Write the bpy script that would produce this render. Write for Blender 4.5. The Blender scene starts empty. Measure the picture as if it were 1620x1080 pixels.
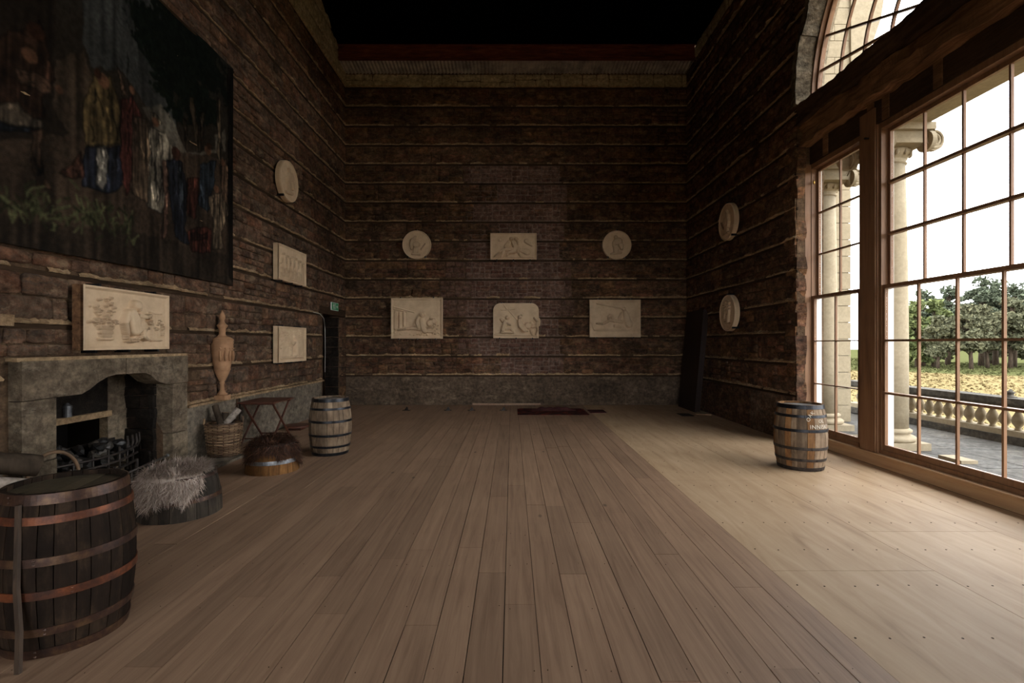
import bpy, math, random
import numpy as np
from mathutils import Vector, Matrix, noise as mnoise
random.seed(7); np.random.seed(7)
SC = bpy.context.scene
COL = SC.collection

# ---------------------------------------------------------------- camera, sky, exposure
cam = bpy.data.cameras.new('camera'); cam_o = bpy.data.objects.new('camera', cam); COL.objects.link(cam_o)
cam.sensor_width = 36.0; cam.lens = 17.33; cam.shift_y = 3/1620
cam.clip_start = 0.05; cam.clip_end = 600
cam_o.location = (0, 0, 1.7); cam_o.rotation_euler = (math.pi/2, 0, 0)
SC.camera = cam_o
world = bpy.data.worlds.new('overcast_sky'); SC.world = world; world.use_nodes = True
wn = world.node_tree; bg = wn.nodes['Background']
wtc = wn.nodes.new('ShaderNodeTexCoord'); wno = wn.nodes.new('ShaderNodeTexNoise'); wr = wn.nodes.new('ShaderNodeValToRGB')
wno.inputs['Scale'].default_value = 2.2; wno.inputs['Detail'].default_value = 5
wr.color_ramp.elements[0].position = .3; wr.color_ramp.elements[0].color = (.86, .89, .94, 1)
wr.color_ramp.elements[1].position = .65; wr.color_ramp.elements[1].color = (1, 1, 1, 1)
wn.links.new(wtc.outputs['Generated'], wno.inputs['Vector']); wn.links.new(wno.outputs['Fac'], wr.inputs['Fac'])
wn.links.new(wr.outputs['Color'], bg.inputs['Color'])
bg.inputs['Strength'].default_value = 8.6
SC.view_settings.view_transform = 'Standard'; SC.view_settings.look = 'None'
SC.view_settings.exposure = 0.0; SC.view_settings.gamma = 1.0; SC.view_settings.use_curve_mapping = False
SC.cycles.diffuse_bounces = 6; SC.cycles.max_bounces = 12; SC.cycles.transparent_max_bounces = 16
SC.cycles.sample_clamp_indirect = 6.0

# room measures (metres; x to the right, y into the room, z up)
YB, XL, XR, YF = 13.67, -4.63, 4.85, -6.0
PI = math.pi

# ---------------------------------------------------------------- helpers
def lin(c):
    return tuple(((v/255)/12.92 if v/255 <= .04045 else ((v/255+.055)/1.055)**2.4) for v in c[:3]) + (1.0,)

class Mat:
    def __init__(s, name, rough=.8, spec=.3, metal=0.0):
        s.m = bpy.data.materials.new(name); s.m.use_nodes = True; s.nt = s.m.node_tree
        s.b = s.nt.nodes['Principled BSDF']; s.b.inputs['Roughness'].default_value = rough
        s.b.inputs['Specular IOR Level'].default_value = spec; s.b.inputs['Metallic'].default_value = metal
    def n(s, t, **k):
        x = s.nt.nodes.new(t)
        for a, v in k.items(): setattr(x, a, v)
        return x
    def put(s, sock, v):
        if isinstance(v, bpy.types.NodeSocket): s.nt.links.new(v, sock)
        elif isinstance(v, tuple) and len(v) == 3 and sock.type == 'RGBA': sock.default_value = lin(v)
        else: sock.default_value = v
    def pos(s, scale=(1, 1, 1), rot=(0, 0, 0)):
        g = s.n('ShaderNodeNewGeometry'); mp = s.n('ShaderNodeMapping')
        s.put(mp.inputs['Vector'], g.outputs['Position']); mp.inputs['Scale'].default_value = scale; mp.inputs['Rotation'].default_value = rot
        return mp.outputs['Vector']
    def obj(s, scale=(1, 1, 1)):
        g = s.n('ShaderNodeTexCoord'); mp = s.n('ShaderNodeMapping')
        s.put(mp.inputs['Vector'], g.outputs['Object']); mp.inputs['Scale'].default_value = scale
        return mp.outputs['Vector']
    def noise(s, vec, scale, detail=4, rough=.55, dist=0.0):
        x = s.n('ShaderNodeTexNoise'); s.put(x.inputs['Vector'], vec)
        x.inputs['Scale'].default_value = scale; x.inputs['Detail'].default_value = detail
        x.inputs['Roughness'].default_value = rough; x.inputs['Distortion'].default_value = dist
        return x.outputs['Fac']
    def voro(s, vec, scale, feature='F1'):
        x = s.n('ShaderNodeTexVoronoi', feature=feature); s.put(x.inputs['Vector'], vec); x.inputs['Scale'].default_value = scale
        return x.outputs['Distance']
    def ramp(s, fac, stops, interp='LINEAR'):
        x = s.n('ShaderNodeValToRGB'); s.put(x.inputs['Fac'], fac); cr = x.color_ramp; cr.interpolation = interp
        while len(cr.elements) < len(stops): cr.elements.new(.5)
        for e, (p, c) in zip(cr.elements, stops):
            e.position = p; e.color = lin(c) if isinstance(c, tuple) else (c, c, c, 1)
        return x.outputs['Color']
    def mix(s, fac, a, b, mode='MIX'):
        x = s.n('ShaderNodeMix', data_type='RGBA', blend_type=mode)
        s.put(x.inputs[0], fac); s.put(x.inputs[6], a); s.put(x.inputs[7], b)
        return x.outputs[2]
    def math(s, op, a, b=0.0):
        x = s.n('ShaderNodeMath', operation=op); s.put(x.inputs[0], a); s.put(x.inputs[1], b)
        return x.outputs[0]
    def rnd(s):
        o = s.n('ShaderNodeObjectInfo').outputs['Random']; g = s.n('ShaderNodeNewGeometry').outputs['Random Per Island']
        return s.math('FRACT', s.math('ADD', o, g))
    def col(s, c): s.put(s.b.inputs['Base Color'], c); return s
    def bump(s, h, strength=.5, dist=.01):
        x = s.n('ShaderNodeBump'); x.inputs['Strength'].default_value = strength; x.inputs['Distance'].default_value = dist
        s.put(x.inputs['Height'], h); s.put(s.b.inputs['Normal'], x.outputs['Normal']); return s

class MB:
    """collects polygons, then links them as one mesh object"""
    def __init__(s): s.v = []; s.f = []
    def add(s, vs, fs):
        o = len(s.v); s.v += [tuple(p) for p in vs]; s.f += [tuple(i+o for i in f) for f in fs]; return s
    def box(s, x0, x1, y0, y1, z0, z1, M=None):
        vs = [(x, y, z) for z in (z0, z1) for y in (y0, y1) for x in (x0, x1)]
        if M is not None: vs = [M @ Vector(p) for p in vs]
        return s.add(vs, [(0, 2, 3, 1), (4, 5, 7, 6), (0, 1, 5, 4), (2, 6, 7, 3), (0, 4, 6, 2), (1, 3, 7, 5)])
    def prism(s, pts, n0, n1, fn):
        """outline pts (a,b) extruded from n0 to n1; fn(a,b,n) -> point"""
        k = len(pts)
        vs = [fn(a, b, n0) for a, b in pts] + [fn(a, b, n1) for a, b in pts]
        fs = [tuple(range(k)), tuple(range(2*k-1, k-1, -1))] + [(i, i+k, (i+1) % k+k, (i+1) % k) for i in range(k)]
        return s.add(vs, fs)
    def tube(s, path, rad, n=8, cap=True, closed=False):
        path = [Vector(p) for p in path]; k = len(path)
        if not hasattr(rad, '__len__'): rad = [rad]*k
        vs = []; up = Vector((0, 0, 1)); prev = None
        for i, p in enumerate(path):
            a = path[(i-1) % k] if (closed or i > 0) else p; b = path[(i+1) % k] if (closed or i < k-1) else p
            d = (b-a).normalized()
            if prev is None:
                u = d.cross(up)
                if u.length < .05: u = d.cross(Vector((1, 0, 0)))
            else: u = prev - d*prev.dot(d)
            u.normalize(); w = d.cross(u); prev = u
            for j in range(n):
                t = 2*PI*j/n; vs.append(p+(u*math.cos(t)+w*math.sin(t))*rad[i])
        fs = []
        for i in range(k if closed else k-1):
            i2 = (i+1) % k
            for j in range(n):
                j2 = (j+1) % n; fs.append((i*n+j, i2*n+j, i2*n+j2, i*n+j2))
        if cap and not closed: fs += [tuple(range(n)), tuple(range(k*n-1, (k-1)*n-1, -1))]
        return s.add(vs, fs)
    def lathe(s, prof, n=32, a0=0, a1=2*PI, c=(0, 0, 0), cap=True):
        full = abs(a1-a0-2*PI) < 1e-6; m = n if full else n+1; vs = []
        for r, z in prof:
            for j in range(m):
                t = a0+(a1-a0)*j/n; vs.append((c[0]+r*math.cos(t), c[1]+r*math.sin(t), c[2]+z))
        fs = []
        for i in range(len(prof)-1):
            for j in range(n):
                j2 = (j+1) % m if full else j+1
                fs.append((i*m+j, i*m+j2, (i+1)*m+j2, (i+1)*m+j))
        if cap and full: fs += [tuple(range(n-1, -1, -1)), tuple(range((len(prof)-1)*m, len(prof)*m))]
        return s.add(vs, fs)
    def sphere(s, c, r, n=8, m=6, sc=(1, 1, 1)):
        prof = [(max(r*math.sin(PI*i/m), 1e-4), -r*math.cos(PI*i/m)) for i in range(m+1)]
        o = len(s.v); s.lathe(prof, n)
        for i in range(o, len(s.v)):
            x, y, z = s.v[i]; s.v[i] = (c[0]+x*sc[0], c[1]+y*sc[1], c[2]+z*sc[2])
        return s
    def jitter(s, amt, freq=3.0, z=True):
        q = []
        for p in s.v:
            d = mnoise.noise_vector(Vector(p)*freq)*amt; q.append((p[0]+d[0], p[1]+d[1], p[2]+(d[2] if z else 0)))
        s.v = q; return s
    def move(s, M): s.v = [tuple(M @ Vector(p)) for p in s.v]; return s
    def mesh(s, name):
        me = bpy.data.meshes.new(name); me.from_pydata(s.v, [], s.f); me.update(); return me
    def build(s, name, mat, parent=None, smooth=False, label=None):
        return link(name, s.mesh(name), mat, parent, smooth, label)

def link(name, me, mat=None, parent=None, smooth=False, label=None):
    if mat is not None and not me.materials: me.materials.append(mat.m if isinstance(mat, Mat) else mat)
    if smooth: me.shade_smooth()
    o = bpy.data.objects.new(name, me); COL.objects.link(o)
    if parent is not None: o.parent = parent
    if label: o['label'] = label
    return o
def npmesh(name, V, F):
    """V (n,3), F (m,4 or 3) numpy arrays"""
    me = bpy.data.meshes.new(name); k = F.shape[1]
    me.vertices.add(len(V)); me.vertices.foreach_set('co', np.ascontiguousarray(V, dtype=np.float32).ravel())
    me.loops.add(F.size); me.loops.foreach_set('vertex_index', np.ascontiguousarray(F, dtype=np.int32).ravel())
    me.polygons.add(len(F)); me.polygons.foreach_set('loop_start', np.arange(0, F.size, k, dtype=np.int32))
    me.update(calc_edges=True); return me
def thing(name, label, cat, loc=(0, 0, 0), rz=0.0, group=None):
    o = bpy.data.objects.new(name, None); COL.objects.link(o); o.empty_display_size = .1
    o.location = loc; o.rotation_euler = (0, 0, rz); o['label'] = label; o['category'] = cat
    if group: o['group'] = group
    return o
def tag(o, label, cat, group=None):
    o['label'] = label; o['category'] = cat
    if group: o['group'] = group
    return o
def struct(o, label, cat='structure'):
    o['kind'] = 'structure'; o['label'] = label; o['category'] = cat; return o
def rr(a, b): return random.uniform(a, b)
def grid_faces(nx, ny):
    i = np.arange(nx-1)[None, :]+np.arange(ny-1)[:, None]*nx; i = i.ravel()
    return np.stack([i, i+1, i+1+nx, i+nx], 1)

# ---------------------------------------------------------------- materials
def br(c, k, warm=1.0):
    """a colour k times as reflective, in linear light"""
    out = []
    for v, w in zip(c, (1.0, 1.0/warm**.5, 1.0/warm)):
        l = ((v/255)/12.92 if v/255 <= .04045 else ((v/255+.055)/1.055)**2.4)*k*w
        l = min(l, .95); out.append(255*(l*12.92 if l <= .0031308 else 1.055*l**(1/2.4)-.055))
    return tuple(out)
def stone_mat(name, stops, soot=(.45, 1.15), pale=(120, 100, 78), palef=.5, bumpd=.02, k=1.0, warm=1.0, blend=.5, contrast=.35, grit=1.0):
    m = Mat(name, .92, .15); p = m.pos()
    stops = [(q, br(c, k, warm)) for q, c in stops]
    base = m.mix(blend, m.ramp(m.rnd(), stops), m.ramp(m.ramp(m.noise(m.pos((1, 1, 2.4)), 1.5, 9, .7), [(.3, 0.0), (.7, 1.0)]), stops))
    fine = m.ramp(m.noise(p, 13, 9, .72), [(.25, .3), (.5, .95), (.75, 1.7)])
    big = m.ramp(m.noise(p, .75, 3), [(.33, soot[0]), (.66, soot[1])])
    mid = m.ramp(m.noise(m.pos((1, 1, 1.7), (.2, .1, .3)), 4.2, 5, .6, .6), [(.3, .42), (.5, .95), (.68, 1.75)])
    c = m.mix(grit, base, fine, 'MULTIPLY'); c = m.mix(1.0, c, big, 'MULTIPLY'); c = m.mix(contrast, c, m.mix(1.0, c, mid, 'MULTIPLY'))
    pm = m.ramp(m.noise(m.pos((1, 1, 1.8)), 2.7, 9, .75), [(.55, 0.0), (.68, palef)])
    c = m.mix(pm, c, br(pale, k**.6, warm))
    m.col(c).bump(m.math('ADD', m.noise(p, 9, 9, .7), m.math('MULTIPLY', m.noise(p, 45, 5, .7), .4)), 1.0, bumpd)
    return m
BR = [(.0, (58, 46, 37)), (.2, (78, 60, 46)), (.36, (48, 40, 35)), (.52, (92, 62, 46)), (.66, (70, 58, 48)), (.8, (100, 74, 48)), (.92, (52, 42, 34)), (1, (84, 58, 44))]
GR = [(.0, (86, 75, 64)), (.2, (70, 59, 50)), (.38, (98, 82, 68)), (.55, (96, 66, 50)), (.7, (74, 65, 58)), (.85, (112, 82, 60)), (1, (64, 55, 48))]
PK = [(.0, (104, 80, 68)), (.3, (92, 62, 52)), (.5, (112, 90, 78)), (.7, (84, 58, 48)), (.85, (108, 80, 60)), (1, (96, 76, 68))]
M_stone_b = stone_mat('rubble_brown', BR, (.6, 1.15), (132, 110, 84), .7, k=1.85, warm=1.08, bumpd=.045, contrast=.9)
M_stone_l = stone_mat('rubble_grey', GR, (.65, 1.15), (150, 130, 106), .7, k=1.6, warm=1.1, bumpd=.045, contrast=.85)
M_stone_r = stone_mat('rubble_red', BR, (.65, 1.15), (130, 104, 78), .6, k=2.2, warm=1.15, bumpd=.045, contrast=.9)
M_pink = stone_mat('infill_brick', PK, (.8, 1.1), (130, 108, 92), .45, .012, k=1.15, warm=1.0, blend=.6, contrast=.5)
M_white = stone_mat('limewashed_stone', [(.0, (168, 152, 122)), (.5, (150, 134, 106)), (1, (180, 164, 134))], (.8, 1.1), (188, 174, 146), .5, .04, k=1.25, blend=.8)
M_pale = stone_mat('pale_reveal_stone', [(.0, (170, 156, 132)), (.5, (150, 132, 108)), (1, (182, 168, 144))], (.75, 1.1), (196, 184, 162), .6, .08, k=.62, blend=.85, contrast=1.0)
M_mortar = stone_mat('wall_mortar', [(.0, (84, 68, 54)), (1, (90, 74, 58))], (.6, 1.1), (126, 108, 86), .6, .04, k=1.5, warm=1.15)
M_mortar_p = stone_mat('infill_mortar', [(.0, (120, 100, 88)), (1, (124, 102, 90))], (.8, 1.1), (140, 120, 104), .5, .006)
M_ledge = stone_mat('ledge_mortar', [(.0, (150, 126, 96)), (.5, (128, 104, 78)), (1, (160, 138, 108))], (.6, 1.15), (182, 162, 132), .6, .03, k=1.7, blend=.8)
M_render = stone_mat('cement_render', [(.0, (120, 112, 100)), (.5, (108, 98, 86)), (1, (126, 116, 102))], (.7, 1.1), (158, 148, 132), .6, k=1.15, warm=1.05)
M_render_d = stone_mat('dark_render', [(.0, (82, 72, 62)), (.5, (72, 62, 53)), (1, (92, 80, 68))], (.65, 1.1), (134, 120, 102), .6, .03, k=1.7, warm=1.15, contrast=.5)
M_sand = stone_mat('hearth_sandstone', [(.0, (138, 122, 102)), (.5, (122, 106, 88)), (1, (148, 132, 110))], (.6, 1.15), (178, 162, 140), .7, .04, k=.95, contrast=.6)
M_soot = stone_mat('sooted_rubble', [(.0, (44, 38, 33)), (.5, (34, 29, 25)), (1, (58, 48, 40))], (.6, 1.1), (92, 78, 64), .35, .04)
M_black = Mat('soot_black', .95, .1).col((16, 14, 13))
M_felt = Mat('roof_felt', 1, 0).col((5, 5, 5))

def wood_mat(name, stops, grain=(26, 1.6, 26), rough=.6, spec=.3, knots=.0, var=.25, bump=.15, dark=.55, coord='pos'):
    m = Mat(name, rough, spec); p = m.pos(grain) if coord == 'pos' else m.obj(grain)
    q = m.pos() if coord == 'pos' else m.obj()
    g = m.noise(p, 1.0, 7, .62, .8)
    base = m.ramp(m.math('ADD', m.math('MULTIPLY', g, .75), m.math('MULTIPLY', m.noise(q, 1.3, 3), .25)), stops)
    t = m.ramp(m.rnd(), [(0, 1-var), (.5, 1.0), (1, 1+var*.6)])
    c = m.mix(1.0, base, t, 'MULTIPLY')
    if knots:
        k = m.ramp(m.voro(m.pos((1.7, .75, 1)) if coord == 'pos' else m.obj((1.7, .75, 1)), 1.6), [(.025, knots), (.075, 0.0)])
        c = m.mix(k, c, tuple(int(v*dark) for v in stops[0][1]))
    m.col(c).bump(g, bump, .004); return m
M_oak = wood_mat('oak_boards', [(.25, (114, 88, 69)), (.45, (147, 117, 94)), (.6, (161, 130, 105)), (.8, (174, 143, 117))], (22, 1.0, 22), .52, .35, .8, .15, .12)
M_ply = wood_mat('plywood', [(.25, (148, 117, 88)), (.42, (180, 150, 117)), (.6, (194, 165, 132)), (.8, (204, 177, 146))], (7, .9, 7), .6, .3, .35, .05, .05, .75)
M_batten = wood_mat('dark_batten', [(.3, (44, 33, 25)), (.7, (78, 60, 45))], (4, 4, 30), .9, .1)
M_pine = wood_mat('window_pine', [(.3, (106, 76, 54)), (.5, (134, 98, 70)), (.75, (152, 114, 84))], (14, 14, 1.2), .5, .3, 0, .12)
M_pine_l = wood_mat('pale_sill_pine', [(.3, (166, 130, 96)), (.5, (190, 154, 116)), (.75, (204, 170, 132))], (12, 1.2, 14), .6, .25, 0, .1)
M_beam = wood_mat('old_beam', [(.3, (66, 47, 34)), (.45, (112, 82, 60)), (.62, (150, 114, 84)), (.75, (168, 130, 98))], (14, 1.4, 14), .9, .1, 0, .2, .9)  # also darkens the big plaque's slab, in place of shade
M_beam_d = wood_mat('charred_beam', [(.3, (44, 34, 28)), (.5, (72, 56, 45)), (.7, (104, 82, 65))], (9, 1.1, 9), .92, .08, 0, .2, 1.0)
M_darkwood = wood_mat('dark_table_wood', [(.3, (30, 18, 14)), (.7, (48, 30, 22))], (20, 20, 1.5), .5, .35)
M_redwood = wood_mat('reddish_brown_wood', [(.3, (66, 36, 26)), (.7, (98, 58, 42))], (20, 1.5, 20), .5, .35)
M_whitepaint = Mat('white_paint', .5, .4).col((214, 212, 206))
M_iron = Mat('black_iron', .38, .5, .6); M_iron.col(M_iron.ramp(M_iron.noise(M_iron.pos(), 18, 5), [(.35, (26, 26, 29)), (.7, (52, 52, 56))]))
M_iron2 = Mat('dull_iron', .55, .4, .5); M_iron2.col(M_iron2.ramp(M_iron2.noise(M_iron2.pos(), 20, 5), [(.35, (46, 40, 38)), (.7, (78, 70, 64))]))
M_rust = Mat('rusty_iron', .5, .45, .35); M_rust.col(M_rust.ramp(M_rust.noise(M_rust.pos(), 9, 8, .7), [(.3, (48, 32, 26)), (.5, (92, 52, 34)), (.64, (128, 72, 42)), (.78, (84, 62, 50))]))
M_rustd = Mat('dark_rusty_iron', .45, .45, .45); M_rustd.col(M_rustd.ramp(M_rustd.noise(M_rustd.pos(), 11, 8, .7), [(.3, (40, 30, 27)), (.5, (72, 50, 40)), (.7, (108, 82, 58))]))
M_galv = Mat('galvanised', .4, .5, .7); M_galv.col(M_galv.ramp(M_galv.noise(M_galv.pos(), 14, 5), [(.3, (96, 96, 98)), (.7, (150, 150, 152))]))
M_redbeam = Mat('red_oxide_steel', .6, .3); M_redbeam.col(M_redbeam.ramp(M_redbeam.noise(M_redbeam.pos((.4, 3, 3)), 5, 8, .7), [(.3, (52, 24, 16)), (.5, (100, 44, 28)), (.62, (128, 70, 44)), (.8, (84, 40, 26))]))
M_corr = Mat('corrugated_sheet', .6, .3, .2); M_corr.col(M_corr.ramp(M_corr.noise(M_corr.pos(), 3, 6), [(.35, (140, 132, 128)), (.7, (206, 196, 184))]))
M_plaster = Mat('relief_plaster', .7, .25); M_plaster.col(M_plaster.mix(M_plaster.ramp(M_plaster.noise(M_plaster.pos(), 4, 7, .65), [(.4, 0.0), (.7, .6)]), (220, 193, 160), (184, 153, 120)))
M_relief = Mat('stained_plaster', .7, .25)
_b = M_relief.mix(M_relief.ramp(M_relief.noise(M_relief.pos(), 4, 7, .65), [(.4, 0.0), (.7, .6)]), (220, 193, 160), (184, 153, 120))
M_relief.col(M_relief.mix(M_relief.n('ShaderNodeVertexColor', layer_name='patina').outputs['Color'], _b, (112, 88, 64)))
M_terra = Mat('terracotta', .75, .2); M_terra.col(M_terra.ramp(M_terra.noise(M_terra.pos(), 9, 6), [(.3, (150, 112, 82)), (.7, (180, 138, 104))]))
M_white_line = Mat('white_cable', .5, .3).col((200, 196, 188))

def glass_mat():
    m = Mat('window_glass'); nt = m.nt
    tr = m.n('ShaderNodeBsdfTransparent'); gl = m.n('ShaderNodeBsdfGlossy'); gl.inputs['Roughness'].default_value = .02
    tr.inputs['Color'].default_value = (.97, .975, .97, 1)
    lw = m.n('ShaderNodeLayerWeight'); lw.inputs['Blend'].default_value = .5
    fr = m.ramp(m.math('POWER', lw.outputs['Facing'], 5.0), [(0, .02), (1, .6)])
    mx = m.n('ShaderNodeMixShader'); nt.links.new(fr, mx.inputs[0]); nt.links.new(tr.outputs[0], mx.inputs[1]); nt.links.new(gl.outputs[0], mx.inputs[2])
    nt.links.new(mx.outputs[0], nt.nodes['Material Output'].inputs['Surface']); return m
M_glass = glass_mat()

# ---------------------------------------------------------------- walls: frames, rubble, ledges
class Wall:
    def __init__(s, P, rz): s.P = P; s.rz = rz
WB = Wall(lambda a, t, n=0.0: (a, YB-n, t), 0.0)
WL = Wall(lambda a, t, n=0.0: (XL+n, a, t), PI/2)
WR = Wall(lambda a, t, n=0.0: (XR-n, a, t), -PI/2)
LINES = [.81+.531*k for k in range(16)]           # heights of the timber grounds
SEAM = .03

def wall_sheet(W, s0, s1, t0, t1, holes, depth):
    """front and back sheet of a wall with rectangular holes and their reveals"""
    S = sorted({s0, s1, *[v for h in holes for v in h[:2]]}); T = sorted({t0, t1, *[v for h in holes for v in h[2:]]})
    mb = MB()
    for a, b in zip(S, S[1:]):
        for c, d in zip(T, T[1:]):
            if any(h[0] <= a and b <= h[1] and h[2] <= c and d <= h[3] for h in holes): continue
            for n in (0, -depth): mb.add([W.P(a, c, n), W.P(b, c, n), W.P(b, d, n), W.P(a, d, n)], [(0, 1, 2, 3)])
    for a, b, c, d in holes:
        for (p, q) in (((a, c), (a, d)), ((b, c), (b, d)), ((a, d), (b, d)), ((a, c), (b, c))):
            mb.add([W.P(*p, 0), W.P(*q, 0), W.P(*q, -depth), W.P(*p, -depth)], [(0, 1, 2, 3)])
    for p, q in (((s0, t0), (s0, t1)), ((s1, t0), (s1, t1)), ((s0, t1), (s1, t1))):
        mb.add([W.P(*p, 0), W.P(*q, 0), W.P(*q, -depth), W.P(*p, -depth)], [(0, 1, 2, 3)])
    return mb

def stone_template(seed):
    r = random.Random(seed); g = [-.5, -.36+r.uniform(-.05, .05), .36+r.uniform(-.05, .05), .5]
    vs = []; fs = []
    for j in range(4):
        for i in range(4):
            edge = i in (0, 3) or j in (0, 3); corner = i in (0, 3) and j in (0, 3)
            x = g[i]+r.uniform(-.03, .03); z = g[j]+r.uniform(-.045, .045)
            if corner: x *= .93; z *= .9
            y = -(r.uniform(.3, .55) if edge else r.uniform(.75, 1.15)); vs.append((x, y, z))
    for j in range(3):
        for i in range(3): a = j*4+i; fs.append((a, a+1, a+5, a+4))
    ring = [0, 1, 2, 3, 7, 11, 15, 14, 13, 12, 8, 4]
    for a in ring: x, y, z = vs[a]; vs.append((x, .35, z))
    for k in range(12): fs.append((ring[(k+1) % 12], ring[k], 16+k, 16+(k+1) % 12))
    return vs, fs
TEMPL = [stone_template(100+i) for i in range(20)]

def lay_rubble(s0, s1, bands, keep, style):
    """stones as (s, t, w, h, depth, kind)"""
    out = []
    for (t0, t1) in bands:
        s = s0
        while s < s1-.05:
            kind = style(s+.3, (t0+t1)/2)
            cw = min(rr(.5, 1.3) if kind != 'pink' else rr(.35, .6), s1-s)
            if s1-s-cw < .2: cw = s1-s
            if kind == 'white': n = random.choice((1, 2))
            elif kind == 'pink': n = random.choice((3, 4, 4))
            else: n = random.choice((2, 2, 3, 3, 4))
            if t1-t0 < .3: n = 1
            hs = [rr(.7, 1.3) for _ in range(n)]; tot = sum(hs); t = t0
            for hh in hs:
                h = hh/tot*(t1-t0); x = s
                while x < s+cw-.02:
                    w = min(rr(.13, .3) if kind == 'pink' else rr(.16, .55)*(1.25 if h > .2 else 1), s+cw-x)
                    if s+cw-x-w < .1: w = s+cw-x
                    if keep(x+w/2, t+h/2, w, h):
                        g = .018 if kind == 'pink' else .012
                        d = rr(.008, .016) if kind == 'pink' else rr(.018, .05)
                        out.append((x+w/2, t+h/2, w-g, h-g, d, kind))
                    x += w
                t += h
            s += cw
    return out

def put_stones(W, parent, stones, mats, score, limit=300):
    """the largest in view become parts of their own, the rest one joined part"""
    order = sorted(range(len(stones)), key=lambda i: -score(*stones[i][:4]))
    tm = {}
    for i in order[:limit]:
        s, t, w, h, d, kind = stones[i]; k = random.randrange(len(TEMPL)); key = (k, kind)
        if key not in tm:
            me = bpy.data.meshes.new('stone'); me.from_pydata(TEMPL[k][0], [], TEMPL[k][1]); me.update(); me.shade_smooth()
            me.materials.append(mats[kind].m); tm[key] = me
        o = bpy.data.objects.new('stone', tm[key]); COL.objects.link(o); o.parent = parent
        o.location = W.P(s, t, 0); o.rotation_euler = (0, 0, W.rz); o.scale = (w, d, h)
    by = {}
    for i in order[limit:]: by.setdefault(stones[i][5], []).append(stones[i])
    for kind, lst in by.items():
        V = []; F = []; c, sn = math.cos(W.rz), math.sin(W.rz); o = 0
        for (s, t, w, h, d, _) in lst:
            tv, tf = TEMPL[random.randrange(len(TEMPL))]; a = np.array(tv)*np.array((w, d, h)); P = W.P(s, t, 0)
            q = np.stack([a[:, 0]*c-a[:, 1]*sn+P[0], a[:, 0]*sn+a[:, 1]*c+P[1], a[:, 2]+P[2]], 1)
            V.append(q); F.append(np.array(tf)+o); o += len(tv)
        me = npmesh('small_rubble', np.concatenate(V), np.concatenate(F)); ob = link('small_rubble', me, mats[kind], parent, True); ob['kind'] = 'stuff'

def ledge(W, parent, s0, s1, t, seed, skip=lambda s: False, amp=1.0):
    """crumbling mortar lip over the dark timber ground"""
    n = max(2, int((s1-s0)/.045)); mb = MB(); prev = None
    for i in range(n+1):
        s = s0+(s1-s0)*i/n
        a = mnoise.noise(Vector((s*1.1, seed*3.1, 0))); b = mnoise.noise(Vector((s*4.7, seed*5.7, 9))); c = mnoise.noise(Vector((s*13, seed, 4)))
        if skip(s) or a+.5*b < -.42: prev = None; continue
        c2 = mnoise.noise(Vector((s*31, seed, 8))); p = (.036+.024*a+.026*b+.018*c+.014*c2)*amp; hgt = .03+.02*b+.03*max(0, a)+.02*c+.014*c2; dz = .014*a+.010*b+.006*c2
        p = max(p, .016); hgt = max(hgt, .016)
        z0 = t+.016+dz
        cur = [W.P(s, z0, .0), W.P(s, z0, p*.8), W.P(s, z0+hgt*.45, p), W.P(s, z0+hgt*.9, p*.6), W.P(s, z0+hgt*1.5, .005)]
        o = len(mb.v); mb.v += cur
        if prev is not None:
            for k in range(4): mb.f.append((prev+k, o+k, o+k+1, prev+k+1))
        prev = o
    if mb.f: mb.build('mortar_ledge', M_ledge, parent)
def batten(W, parent, s0, s1, t):
    mb = MB(); n = max(1, int((s1-s0)/.5))
    pts = [s0+(s1-s0)*i/n for i in range(n+1)]
    for a, b in zip(pts, pts[1:]):
        z = t+.006*mnoise.noise(Vector((a*2, t, 0)))
        mb.prism([(a, z-.03), (b, z-.03), (b, z+.016), (a, z+.016)], -.01, .010, lambda p, q, r: W.P(p, q, r))
    mb.build('batten', M_batten, parent)
F_ = 780.0
def sc_back(s, t, w, h): return w*h/YB**2 if abs(s) < 4.8 else 0
def sc_side(s, t, w, h):
    if s < 4.5 or abs((t-1.7)*F_/s) > 560: return 0
    return w*h*4.7/s**3
BANDS = [(LINES[k]+.05, LINES[k+1]-.03) for k in range(15)]

# ================================================================ the room
XP = 1.944                                    # boards end here, plywood begins
floor = struct(MB().box(XL-.05, 5.3, YF, YB+.05, -.25, -.022).build('floor', M_black), 'boarded oak floor with pale plywood sheets along the windows', 'floor')
unit = MB().box(-.5, .5, -.5, .5, -1, 0).mesh('plank'); unit.materials.append(M_oak.m)
def plank(x0, x1, y0, y1, top=0.0, me=unit, name='plank'):
    o = bpy.data.objects.new(name, me); COL.objects.link(o); o.parent = floor
    o.location = ((x0+x1)/2, (y0+y1)/2, top); o.scale = (x1-x0, y1-y0, .02); return o
rows = 33; pw = (XP-XL)/rows
for r in range(rows):
    x0 = XL+r*pw; y = -.4-rr(0, 2.2)
    while y < YB:
        L = rr(1.5, 3.4); y1 = min(y+L, YB)
        if YB-y1 < .5: y1 = YB
        if y1 > 0: plank(x0+.0016+rr(0, .0016), x0+pw-.0016-rr(0, .0016), y+.0015, y1-.0015, rr(-.0012, .0012))
        y = y1
unit_p = MB().box(-.5, .5, -.5, .5, -1, 0).mesh('plywood_sheet'); unit_p.materials.append(M_ply.m)
for x0, x1, off in ((XP, 3.164, 1.25), (3.164, 4.384, 2.02), (4.384, 5.05, .8)):
    y = off-2.44
    while y < YB:
        y1 = min(y+2.44, YB); plank(x0+.002, min(x1, 5.05)-.002, max(y, YF)+.002, y1-.002, -.001, unit_p, 'plywood_sheet'); y = y1
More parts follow.
